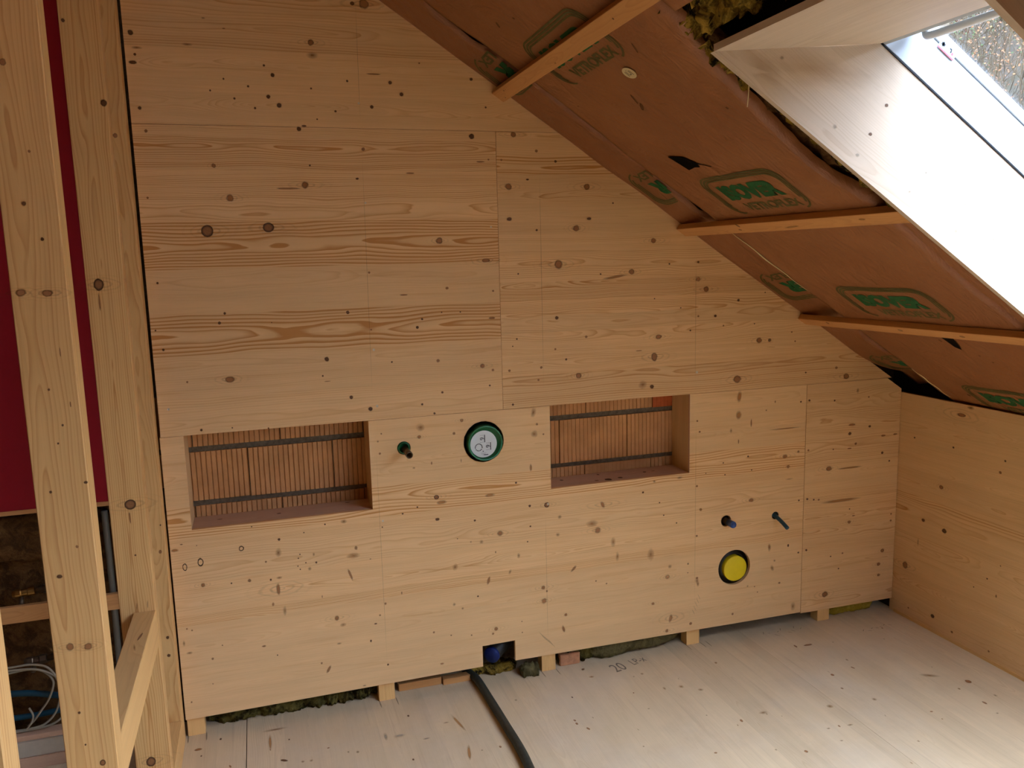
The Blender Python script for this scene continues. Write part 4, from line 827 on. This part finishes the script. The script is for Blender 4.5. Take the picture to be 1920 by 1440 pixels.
for s0 in (0.39, 1.262, 2.125, 2.985, 3.80): logo(b1, s0, -0.288, 0.006, 1, strip_shape, ymin=gap_edge)

# tears and scuffs in the facing
def foil_marks(o, items, base):
    it = []
    for s, y, ra, rb, ty, ang in items:
        c = RP(s, y, base+foil_h(s, y)-0.003); t = math.radians(ang); S_ = Vector((CA, 0, -SA))
        it.append((c, (S_*math.cos(t)+NY*math.sin(t))*ra, (NY*math.cos(t)-S_*math.sin(t))*rb, KM[ty]))
    quads(o, it)
foil_marks(b2, [(1.099, -0.59, 0.020, 0.006, 'd', 40), (1.623, -0.81, 0.035, 0.006, 'd', 25), (1.665, -0.80, 0.03, 0.009, 'd', 50), (1.45, -1.109, 0.03, 0.005, 'd', 30),
                (1.548, -0.43, 0.006, 0.012, 's', 0), (1.791, -1.201, 0.007, 0.006, 'd', 0), (1.12, -0.72, 0.006, 0.006, 'd', 0), (2.87, -0.86, 0.03, 0.004, 'b', 10),
                (3.47, -0.92, 0.006, 0.006, 'd', 0), (3.52, -0.95, 0.006, 0.006, 'd', 0), (3.36, -0.80, 0.012, 0.006, 'd', 0), (3.93, -0.52, 0.012, 0.01, 'd', 0), (0.75, -0.62, 0.02, 0.004, 'd', 20)], 0.0)
foil_marks(b1, [ (1.10, -0.10, 0.006, 0.006, 'd', 0), (1.46, -0.12, 0.012, 0.004, 'g', 40), (2.30, -0.05, 0.012, 0.018, 'd', 0), (2.75, -0.06, 0.006, 0.006, 'd', 0)], 0.030)
def tri_patch(o, pts, mat, base=0.0):
    bm = bmesh.new(); bm.faces.new([bm.verts.new(RP(s, y, base+foil_h(s, y)-0.0035-k*0.0)) for k, (s, y) in enumerate(pts)]); obj('tear', bm, mat, o)
tri_patch(b2, [(1.932, -0.575), (1.955, -0.66), (2.000, -0.70), (2.030, -0.69), (2.025, -0.655), (2.033, -0.60)], 'hole')
tri_patch(b2, [(1.998, -0.69), (2.006, -0.69), (2.040, -0.76), (2.036, -0.765)], 'hole')
tri_patch(b2, [(3.300, -0.83), (3.315, -0.90), (3.43, -0.86), (3.41, -0.84), (3.36, -0.835)], 'hole')
for a_, c_ in ((2.46, 2.98), (3.72, 4.02)):  # pale tubes standing in for light caught on the batt's paper edge
    obj('lit_paper_edge', tube_bm([RP(a_+(c_-a_)*k/24, -0.333+0.004*math.sin(k*0.7), foil_h(a_+(c_-a_)*k/24, -0.333)-0.002) for k in range(25)], 0.0021, 6, rfun=lambda i: 0.3+math.sin(math.pi*min(1, (i+1)/25))), 'sticker', b2)
# round paper sticker
sb = bmesh.new(); c0 = (1.521, -0.945)
PS = lambda a, b: RP(c0[0]-b, c0[1]-a, foil_h(*c0)-0.004)
sb.faces.new([sb.verts.new(PS(0.034*math.cos(t), 0.027*math.sin(t))) for t in [2*math.pi*k/28 for k in range(28)]])
st = obj('paper_sticker', sb, 'sticker', b2)
PS2 = lambda a, b: RP(c0[0]-b, c0[1]-a, foil_h(*c0)-0.0048)
sk = text_bm('\u00dc', 0.030, PS2)
for dx in (-0.015, 0.015):
    sk.faces.new([sk.verts.new(PS2(dx+a, b)) for a, b in ((-0.0015, -0.012), (0.0015, -0.012), (0.0015, 0.012), (-0.0015, 0.012))])
obj('sticker_print', sk, 'ink', st)

# battens under the insulation
def batten(s, y0, y1, label, skew=0.0, w_=0.064, t=0.030):
    bm = box_bm(s, s+w_, y0, y1, -t, -0.0005, bev=0.0015, F=lambda c: RP(c.x+skew*(c.y/-1.4), c.y, c.z))
    o = obj('roof_batten', bm, 'batten'); tag(o, label, 'roof batten', 'battens across the insulation')
    wood(o, NY, Vector((CA, 0, -SA)), Vector((SA, 0, CA)), con=(0.3, 0.6), tone=(0.95, 1.08))
    return o
# (bottom edge positions were surveyed at off = -0.03)
bt1 = batten(1.285, -5.9, -0.002, 'orange-brown roof batten running from the gable wall to the top edge of the photo')
bt2 = batten(2.376, -1.434, -0.002, 'short roof batten between gable wall and the middle of the skylight lining', 0.006)
bt3 = batten(3.221, -1.434, -0.002, 'lowest roof batten, just above the low wall', -0.022, w_=0.060)
bt0 = batten(0.30, -5.9, -0.002, 'roof batten near the ridge, above the picture')
def bk(o, s, ks): knots_on(o, ks, lambda a, b: RP(s+a, b, -0.030), Vector((CA, 0, -SA)), NY, Vector((-SA, 0, -CA)), halos=False, lift=0.0006)
bk(bt1, 1.285, [(0.02, -0.13, 0.004, 0.008, 'b', 0), (0.05, -0.07, 0.003, 0.004, 'd', 0), (0.03, -1.23, 0.004, 0.004, 'd', 0), (0.02, -0.15, 0.003, 0.003, 'b', 0), (0.045, -0.7, 0.004, 0.01, 's', 0)])
bk(bt2, 2.376, [(0.01, -0.52, 0.012, 0.007, 'd', 20), (0.04, -0.50, 0.006, 0.012, 'b', 0), (0.045, -0.85, 0.006, 0.05, 'o', 5), (0.03, -1.25, 0.006, 0.018, 'o', 0)])
bk(bt3, 3.215, [(0.02, -0.22, 0.010, 0.010, 'b', 0), (0.02, -0.70, 0.010, 0.013, 'b', 0), (0.02, -1.03, 0.008, 0.013, 'b', 0)])

# wool showing round the skylight opening
def wool_sheet(s0, s1, y0, y1, base, amp, fr, label, ds=0.012, fringe=True, mat='wool', seed=0.0, env=None):
    bm = bmesh.new(); ns = max(3, int((s1-s0)/ds)); ny = max(3, int(abs(y1-y0)/ds)); V = []
    for i in range(ns+1):
        row = []
        for j in range(ny+1):
            s = s0+(s1-s0)*i/ns; y = y0+(y1-y0)*j/ny; q = Vector((s*fr, y*fr, seed))
            h = mnoise.noise(q)+0.6*mnoise.noise(q*2.3)+0.4*mnoise.noise(q*5.1)
            e_ = env(s, y) if env else 1.0
            row.append(bm.verts.new(RP(s+0.25*amp*mnoise.noise(q*3.3), y+0.25*amp*mnoise.noise(q*4.1+Vector((9, 0, 0))), base-amp*max(-0.6, h)*e_)))
        V.append(row)
    for i in range(ns):
        for j in range(ny): bm.faces.new((V[i][j], V[i][j+1], V[i+1][j+1], V[i+1][j]))
    o = obj('glass_wool', bm, mat, None, True); tag(o, label, 'glass wool'); return o
wool_sheet(1.385, 1.548, -2.5, -1.352, 0.040, 0.062, 15, 'clump of yellow and black glass wool above the top edge of the skylight lining', seed=2.0)
wool_sheet(1.50, 2.40, -1.437, -1.22, 0.048, 0.022, 13, 'thin brown-yellow glass wool line along the skylight side panel', mat='woolbrown', seed=5.0)
wool_sheet(1.54, 1.74, -1.437, -1.370, -0.004, 0.030, 24, 'yellow tuft of glass wool hanging at the upper skylight corner', seed=8.0)
wool_sheet(1.84, 2.37, -1.437, -1.395, -0.010, 0.020, 18, 'thin yellow glass wool fringe beside the skylight panel, upslope of the short batten', seed=11.0)
foil(2.42, 4.10, -1.437, -1.285, 0.014, 'kraft-faced strip tucked between the lower skylight side panel and the wide batt')
# two loose threads
tag(obj('hanging_thread', tube_bm(smooth_path([RP(1.70, -1.437, -0.012), RP(1.70, -1.437, -0.012)+Vector((0.004, 0, -0.03)), RP(1.70, -1.437, -0.012)+Vector((0.0, 0.0, -0.085))], 5), 0.0014, 6), 'sticker'),
    'thin pale thread hanging below the upper skylight corner', 'thread')

# ------------------------------------------------------------------ skylight
IN, OUT = -0.030, 0.327
YS, YN = -1.455, -2.250
sk_e = empty('skylight_lining', RP(2.5, -1.85, 0.0), 'pale wooden lining boards around the skylight shaft', 'skylight lining')
def so(s, off): return (s, off)
def side(y, th, name):
    pts = [(1.564, IN), (3.64, IN), (3.40, OUT), (2.015, OUT)]
    bm = poly_panel(pts, [], th, lambda a, b, d: RP(a, y+d, b), [0.085, 0.21])
    o = obj(name, bm, 'lining', sk_e); wood(o, Vector((CA, 0, -SA)), Vector((SA, 0, CA)), NY, [-9, Z0*CA+0.085, Z0*CA+0.21, 9], con=(0.15, 0.5), rw=(0.006, 0.010)); return o
sp = side(YS, 0.019, 'side_panel')
kk = []
for a, b, ra, rb, ty, ang in parse_knots(K_SHAFT): kk.append((a, b, ra, rb, ty, ang))
knots_on(sp, kk, lambda a, b: Vector((a, YS, b)), NX, NZ, -NY, halos=False, lift=0.0007)
side(YN, -0.019, 'side_panel')
def slab(p0, p1, th, name):      # board between two (s, off) points, spanning the shaft width
    a = Vector((p0[0], 0, p0[1])); b = Vector((p1[0], 0, p1[1])); d = (b-a).normalized(); n_ = Vector((d.z, 0, -d.x))*th
    bm = bmesh.new(); vs = []
    for y in (YN+0.0004, YS-0.0004):
        for q in (a, b, b+n_, a+n_): vs.append(bm.verts.new(RP(q.x, y, q.z)))
    for f in ((0, 1, 2, 3), (7, 6, 5, 4), (0, 4, 5, 1), (1, 5, 6, 2), (2, 6, 7, 3), (3, 7, 4, 0)): bm.faces.new([vs[k] for k in f])
    o = obj(name, bm, 'lining', sk_e)
    wd = (RP(p1[0], 0, p1[1])-RP(p0[0], 0, p0[1])).normalized(); wood(o, NY, wd, wd.cross(NY), con=(0.3, 0.6)); return o
M['tan_patch'] = decal_mat('tan_blotch', (0.56, 0.36, 0.17), (0.60, 0.41, 0.22), 0.85, 0.30, wob=0.9)
S_ = Vector((CA, 0, -SA)); N_ = Vector((SA, 0, CA))
quads(sp, [(RP(1.86, YS-0.0008, 0.12), (S_*0.9+N_*0.45).normalized()*0.26, N_*0.07, 'tan_patch'), (RP(1.72, YS-0.0008, 0.02), S_*0.13, N_*0.045, 'tan_patch')])  # soft tan blotches over the upper end of the side panel
slab((1.564, IN), (2.015, OUT), -0.019, 'head_panel')
slab((3.64, IN), (3.40, OUT), 0.019, 'sill_panel')

win = empty('window_1', RP(2.7, -1.85, 0.45), kind='structure')
def fr_box(s0, s1, y0, y1, o0, o1, name, mat='white', bev=0.002, parent=win):
    return obj(name, box_bm(s0, s1, y0, y1, o0, o1, bev=bev, F=lambda c: RP(c.x, c.y, c.z)), mat, parent)
fr_box(1.97, 3.45, -1.458, -1.400, OUT+0.004, 0.455, 'window_frame')
fr_box(1.97, 3.45, -2.300, -2.236, OUT+0.004, 0.455, 'window_frame')
fr_box(1.97, 2.03, -2.236, -1.458, OUT+0.004, 0.455, 'window_frame')
fr_box(3.385, 3.45, -2.236, -1.458, OUT+0.004, 0.455, 'window_frame')
# thin shadow gasket between lining and frame
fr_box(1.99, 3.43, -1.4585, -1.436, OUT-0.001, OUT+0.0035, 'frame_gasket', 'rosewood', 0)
sash = fr_box(2.00, 3.42, -1.4615, -1.410, 0.457, 0.492, 'window_sash')
fr_box(2.00, 3.42, -2.290, -2.2325, 0.457, 0.492, 'window_sash'); fr_box(2.00, 2.060, -2.2325, -1.4615, 0.457, 0.492, 'window_sash'); fr_box(3.36, 3.42, -2.2325, -1.4615, 0.457, 0.492, 'window_sash')
gl = NT('window_glass'); tr = gl.n('ShaderNodeBsdfTransparent'); tr.inputs[0].default_value = (0.74, 0.76, 0.73, 1)
gs = gl.n('ShaderNodeBsdfGlossy'); gs.inputs['Roughness'].default_value = 0.02; fz = gl.n('ShaderNodeLayerWeight'); fz.inputs[0].default_value = 0.5
mx = gl.n('ShaderNodeMixShader'); gl.l(gl.math('MULTIPLY_ADD', gl.math('POWER', fz.outputs[1], 5.0), 0.6, 0.035), mx.inputs[0]); gl.l(tr.outputs[0], mx.inputs[1]); gl.l(gs.outputs[0], mx.inputs[2]); M['glass'] = gl.done(mx.outputs[0])
cl = NT('clear_glass'); c1 = cl.n('ShaderNodeBsdfTransparent'); c1.inputs[0].default_value = (0.95, 0.97, 0.96, 1); M['clear'] = cl.done(c1.outputs[0])
fr_box(2.055, 3.365, -2.24, -1.4545, 0.494, 0.498, 'window_glass', 'glass', 0)
hp = smooth_path([RP(2.085, -1.500, 0.448), RP(2.095, -1.503, 0.425), RP(2.104, -1.512, 0.405), RP(2.105, -1.535, 0.400), RP(2.106, -1.60, 0.400), RP(2.106, -1.9, 0.400), RP(2.106, -2.15, 0.400), RP(2.105, -2.19, 0.402), RP(2.095, -2.20, 0.43), RP(2.085, -2.20, 0.448)], 6)
obj('opening_bar', tube_bm(hp, 0.0115, 16), 'handle', win, True)
fr_box(2.06, 2.10, -2.215, -1.485, 0.448, 0.457, 'bar_mount', 'white', 0.001)
# printed label on the frame
lab = bmesh.new(); LQ = [(2.188, 0.4395), (2.195, 0.473), (2.262, 0.473), (2.262, 0.4395)]
def PLb(a, b, d=0.0): return RP(2.225+a, -1.4622-d, 0.4565+b)
lab.faces.new([lab.verts.new(PLb(a, b)) for a, b in ((-0.037, -0.012), (0.037, -0.012), (0.037, 0.012), (0.030, 0.018), (-0.030, 0.018), (-0.037, 0.012))])
lo = obj('printed_label', lab, 'label', sash)
pr = bmesh.new()
def pq(t, a0, a1, b0, b1): t.faces.new([t.verts.new(PLb(a, b, 0.0004)) for a, b in ((a0, b0), (a1, b0), (a1, b1), (a0, b1))])
pq(pr, -0.030, -0.014, -0.001, 0.008); pq(pr, -0.026, -0.019, -0.004, 0.011); pq(pr, 0.012, 0.018, -0.002, 0.006); pq(pr, 0.006, 0.016, 0.006, 0.011)
obj('label_print', pr, 'ink', lo)
pr = bmesh.new(); pq(pr, -0.037, 0.037, -0.0155, -0.010); pq(pr, 0.019, 0.027, -0.005, 0.004); obj('label_stripe', pr, 'pink', lo)

for c_ in FILL_REAR:  # added windows, out of view, that let fill daylight into the room
    w2_ = empty('fill_window', RP(2.7, c_, 0.45), kind='structure')
    for y in (c_-0.50, c_+0.48):
        fr_box(1.60, 3.64, y, y+0.02, -0.03, 0.50, 'fill_window_lining', 'white', 0, w2_)
    fr_box(1.60, 1.62, c_-0.48, c_+0.48, -0.03, 0.50, 'fill_window_lining', 'white', 0, w2_); fr_box(3.62, 3.64, c_-0.48, c_+0.48, -0.03, 0.50, 'fill_window_lining', 'white', 0, w2_)
    fr_box(1.62, 3.62, c_-0.48, c_+0.48, 0.494, 0.498, 'window_glass', 'clear', 0, w2_)

# unseen holder added to go with the warm fill light
e = empty('fill_light_holder', FILL_LAMP+Vector((0, 0, 0.06)), 'added socket on a cord for the warm fill light, above the picture', 'lamp')
obj('socket', lathe_bm([(0.06, 0.0), (0.06, 0.02), (0.12, 0.018), (0.13, 0.0)], FILL_LAMP, (0, 0, 1), 16), 'black', e, True)
obj('cord', tube_bm([FILL_LAMP+Vector((0, 0, 0.12)), FILL_LAMP+Vector((0, 0, 0.17))], 0.003, 8), 'black', e)

# ------------------------------------------------------------------ stud wall at the left
XS0, XS1 = -0.545, -0.425
def stud(y0, y1, z0, z1, label, ks=None, x0=XS0, con=(0.55, 0.85), **kw):
    bm = box_bm(x0, XS1, y0, y1, z0, z1, bev=0.002); o = obj('timber_stud', bm, 'stud'); tag(o, label, 'timber stud', 'studs of the open partition frame')
    wood(o, NZ, NX, NY, con=con, rw=(0.006, 0.010), **kw)
    if ks: knots_on(o, ks, lambda a, b: Vector((a, y0, b)), NX, NZ, -NY, halos=True, lift=0.0006)
    return o
SP = 0.125
stud(-1.413, -1.340, SP, 3.85, 'wide timber stud filling the left of the picture, red board behind it', parse_knots(K_STUDA))
stud(-0.500, -0.438, SP, 3.85, 'timber stud with large black-ringed knots, right of the thin red strip', parse_knots(K_STUDB))
stud(-0.066, 0.012, SP+0.0, 3.85, 'timber stud tight against the panelling, mostly hidden behind the stud with the black-ringed knots', [(-0.447, 0.887, 0.006, 0.009, 'b', 0), (-0.45, 0.51, 0.006, 0.007, 'd', 0), (-0.452, 0.43, 0.007, 0.007, 'd', 0), (-0.437, 1.0, 0.003, 0.004, 'd', 0)], x0=-0.545)
stud(-2.234, -2.163, SP, 1.63, 'short timber stud cropped by the bottom left corner of the picture')
o = obj('sole_plate', box_bm(XS0, XS1, -3.2, 0.012, 0.0, SP-0.0005, bev=0.002), 'stud'); tag(o, 'timber sole plate lying on the floor under the studs', 'sole plate'); wood(o, NY, NX, NZ, con=(0.2, 0.4), tone=(1.0, 1.1))
o = obj('nogging', box_bm(-0.500, XS1-0.001, -1.3395, -0.5005, 0.676, 0.812, bev=0.002), 'stud'); tag(o, 'short horizontal timber piece nailed between the two studs at lower left', 'nogging'); wood(o, NY, NX, NZ, con=(0.25, 0.45), tone=(0.98, 1.08))
knots_on(o, [(-0.452, -0.72, 0.004, 0.03, 'b', 10), (-0.46, -0.80, 0.004, 0.03, 's', -10)], lambda a, b: Vector((a, b, 0.812)), NX, NY, NZ, halos=False)
quads(bpy.data.objects['timber_stud.001'], [(Vector((-0.487, -0.5007, 0.835)), Vector((0.002, 0, 0.016)), NX*0.002, 'pencil'), (Vector((-0.451, -0.5007, 0.838)), Vector((0.001, 0, 0.018)), NX*0.002, 'pencil')])

# crimson board and the service space behind the studs
RX0, RX1 = -1.88, -0.56
e = empty('red_board', Vector((-1.2, 0.01, 2.2)), 'crimson board fixed to the wall behind the left studs', 'board')
obj('board_face', box_bm(RX0, RX1, 0.0, 0.018, 1.106, 3.30), 'red', e)
o = obj('edge_strip', box_bm(RX0, RX1, -0.002, 0.018, 1.088, 1.1055), 'batten', e); wood(o, NX, NZ, NY)
tag(obj('wall_left', box_bm(RX0, RX1+0.13, 0.15, 0.19, 0.0, 1.09), 'woolbrown'), kind='structure')
lump('mineral_wool', RX0, RX1, 0.08, 0.145, 0.86, 1.06, 'woolbrown', 'brown wool in the shadow under the crimson board', 'mineral wool', 0.015, 10)
def rail(z0, z1, y0, y1, nm, lb, mat='batten', cat='rail', tone=(1.0, 1.05)):
    o = obj(nm, box_bm(RX0, RX1, y0, y1, z0, z1, bev=0.0015), mat); tag(o, lb, cat)
    if mat in ('batten', 'stud', 'rosewood'): wood(o, NX, NZ, NY, con=(0.2, 0.4), tone=tone)
    return o
rail(0.637, 0.706, 0.0, 0.024, 'wooden_rail', 'orange-brown wooden rail under the brass fittings behind the left studs')
rail(0.120, 0.142, 0.004, 0.06, 'wooden_ledge', 'thin wooden ledge just above the grey metal profile at lower left', 'rosewood')
rail(0.052, 0.119, -0.006, 0.03, 'metal_profile', 'light grey metal profile low behind the left studs', 'alu', 'metal profile')
rail(0.0, 0.050, -0.012, 0.05, 'floor_rail', 'reddish wooden rail on the floor below the grey metal profile', 'rosewood', tone=(0.85, 0.9))
# brass fittings
def fitting(x, z, y, label, small=False):
    e = empty('pipe_fitting', Vector((x, y, z)), label, 'pipe fitting', None); mt = 'brass' if not small else 'bronze'
    obj('body', lathe_bm([(0, 0.0), (0, 0.015), (0.012, 0.019), (0.030, 0.019), (0.034, 0.016), (0.055, 0.016), (0.058, 0.020), (0.082, 0.020), (0.085, 0.0)], (x-0.045, y, z), (1, 0.05, 0.06), 6 if small else 18), mt, e)
    obj('collar', lathe_bm([(0.085, 0.0), (0.085, 0.013), (0.11, 0.014), (0.112, 0.018), (0.14, 0.018), (0.142, 0.0)], (x-0.045, y, z), (1, 0.05, 0.06), 16), 'bronze', e, True)
    obj('drain_screw', lathe_bm([(0, 0.0), (0, 0.009), (0.028, 0.009), (0.03, 0.006), (0.03, 0)], (x-0.012, y-0.005, z-0.014), (0, -0.6, -0.8), 16), 'bronze', e, True)
    obj('nozzle', lathe_bm([(0, 0.0), (0, 0.012), (0.03, 0.012), (0.03, 0.0)], (x+0.10, y+0.003, z+0.006), (1, 0.05, 0.06), 16), 'white', e, True)
fitting(-0.985, 0.742, 0.05, 'brass pipe fitting standing just above the orange-brown rail')
fitting(-0.975, 0.438, 0.06, 'dull pipe fitting above the loops of grey cable', True)
def cable(pts, r, mat, nm, lb, cat='cable', grp=None):
    o = obj(nm, tube_bm(smooth_path(pts, 8), r, 10), mat, None, True); tag(o, lb, cat, grp)
L1 = [(-1.30, 0.04, 0.40), (-1.15, 0.03, 0.435), (-1.056, 0.03, 0.439), (-0.986, 0.03, 0.438), (-0.93, 0.03, 0.414), (-0.90, 0.03, 0.353), (-0.897, 0.03, 0.281), (-0.92, 0.03, 0.213), (-0.964, 0.028, 0.170), (-1.017, 0.03, 0.158), (-1.09, 0.04, 0.154), (-1.3, 0.05, 0.16)]
cable(L1, 0.0045, 'greycable', 'grey_cable', 'outer loop of grey cable above the metal profile', grp='loops of grey cable')
L2 = [(-1.3, 0.045, 0.36), (-1.15, 0.035, 0.40), (-1.059, 0.035, 0.414), (-0.989, 0.035, 0.415), (-0.942, 0.035, 0.392), (-0.917, 0.035, 0.345), (-0.939, 0.035, 0.277), (-0.972, 0.035, 0.231), (-1.001, 0.035, 0.193), (-1.03, 0.04, 0.165)]
cable(L2, 0.0045, 'greycable', 'grey_cable', 'inner loop of grey cable above the metal profile', grp='loops of grey cable')
L3 = [(-1.06, 0.03, 0.152), (-1.036, 0.03, 0.157), (-1.014, 0.03, 0.185), (-1.005, 0.03, 0.215), (-1.016, 0.03, 0.250)]
cable(L3, 0.004, 'greycable', 'grey_cable', 'short upright grey cable end inside the cable loops', grp='loops of grey cable')
L4 = [(-1.2, 0.03, 0.425), (-1.05, 0.03, 0.425), (-0.95, 0.03, 0.405), (-0.875, 0.03, 0.33), (-0.87, 0.03, 0.24), (-0.90, 0.03, 0.185), (-0.96, 0.03, 0.157), (-1.1, 0.035, 0.150)]
cable(L4, 0.0045, 'greycable', 'grey_cable', 'widest loop of grey cable, passing behind the wide stud', grp='loops of grey cable')
cable([(-1.4, 0.075, 0.325), (-1.06, 0.075, 0.300), (-0.9, 0.075, 0.262), (-0.7, 0.08, 0.24)], 0.013, 'blue_dark', 'blue_tube', 'dark blue tube behind the grey cable loops, upper', 'tube')
cable([(-1.4, 0.09, 0.20), (-1.06, 0.09, 0.185), (-0.9, 0.09, 0.19), (-0.7, 0.09, 0.2)], 0.012, 'blue_dark', 'blue_tube', 'dark blue tube behind the grey cable loops, lower', 'tube')
cable([(-0.665, 0.04, 0.0), (-0.662, 0.045, 0.4), (-0.660, 0.05, 0.75), (-0.663, 0.06, 1.05)], 0.013, 'greypipe', 'grey_conduit', 'grey conduit rising in the gap between the two left studs', 'conduit')

# ------------------------------------------------------------------ outside: a brushy slope seen through the glass
hm = NT('hillside'); tcx = hm.n('ShaderNodeTexCoord').outputs['Object']
n1 = hm.noise(tcx, 0.55, 5, 0.6); n2 = hm.noise(tcx, 3.5, 8, 0.75)
c = hm.mix(hm.ramp(n1, [(0.42, 0.0), (0.58, 1.0)]), (0.060, 0.042, 0.013), (0.036, 0.042, 0.008)); c = hm.mix(hm.ramp(n2, [(0.35, 0.0), (0.75, 1.0)]), (0.10, 0.075, 0.05), c)
M['hill'] = hm.done(hm.bsdf(c, 0.9, 0.1, normal=hm.bump(n2, 1.0, 0.2)))
bm = bmesh.new(); V = []
for i in range(61):
    row = []
    for j in range(61):
        x = 4+26*i/60; y = -14+34*j/60
        z = -2.6+max(0.0, x-5.0)*1.05; z = min(z, 6.75+0.1*mnoise.noise(Vector((x, y, 0)))); z += 0.25*mnoise.noise(Vector((x*0.5, y*0.5, 2)))
        row.append(bm.verts.new((x, y, z)))
    V.append(row)
for i in range(60):
    for j in range(60): bm.faces.new((V[i][j], V[i+1][j], V[i+1][j+1], V[i][j+1]))
tag(obj('hillside', bm, 'hill', None, True), 'grassy brown hillside rising outside the skylight', 'hillside')
def hz(x): return min(-2.6+max(0.0, x-5.0)*1.05, 6.75)
M['twig'] = plain('twig', (0.070, 0.050, 0.024), 0.8, 0.1); M['leaf'] = plain('dry_leaf', (0.18, 0.085, 0.040), 0.8, 0.1, var=0.3, vscale=3); M['leafg'] = plain('green_leaf', (0.034, 0.072, 0.018), 0.8, 0.1, var=0.3, vscale=3)
rnd = random.Random(11); tw = bmesh.new(); lf = bmesh.new(); lg = bmesh.new()
def twig(p_, d, L, r, lv, leafbm):
    pts = [p_]; q = p_
    for k in range(4):
        d = (d+Vector((rnd.uniform(-.35, .35), rnd.uniform(-.35, .35), rnd.uniform(-.15, .30)))).normalized(); q = q+d*L/4; pts.append(q)
    tube_bm(pts, r, 3, False, tw)
    if lv:
        for k in range(rnd.randint(2, 3)): twig(pts[rnd.randint(1, 4)], (d+Vector((rnd.uniform(-1, 1), rnd.uniform(-1, 1), rnd.uniform(-.3, .8)))).normalized(), L*0.62, r*0.6, lv-1, leafbm)
    else:
        for k in range(7):
            c_ = pts[rnd.randint(1, 4)]+Vector([rnd.uniform(-.05, .05) for _ in range(3)]); u = Vector([rnd.uniform(-1, 1) for _ in range(3)]).normalized()*0.022; w_ = u.orthogonal().normalized()*0.014
            leafbm.faces.new([leafbm.verts.new(c_+a*u+b*w_) for a, b in ((-1, 0), (0, -1), (1, 0), (0, 1))])
for k in range(300):
    dist = rnd.uniform(14.0, 20.0); az = rnd.uniform(0.66, 0.86)
    x = CAMPOS.x+dist*math.sin(az); y = CAMPOS.y+dist*math.cos(az)
    green = az > 0.80 and dist > 15.0 and rnd.random() < 0.75
    twig(Vector((x, y, hz(x)-0.05)), Vector((rnd.uniform(-.3, .1), rnd.uniform(-.3, .3), 1)).normalized(), rnd.uniform(0.8, 1.7), 0.010, 2, lg if green else lf)
tag(obj('thicket_twigs', tw, 'twig'), 'bare twigs of the thicket on the hillside outside', 'thicket', kind='stuff')
tag(obj('thicket_leaves', lf, 'leaf'), 'dry reddish leaves of the thicket on the hillside outside', 'thicket', kind='stuff')
tag(obj('thicket_leaves', lg, 'leafg'), 'green leaves in the thicket on the hillside outside', 'thicket', kind='stuff')
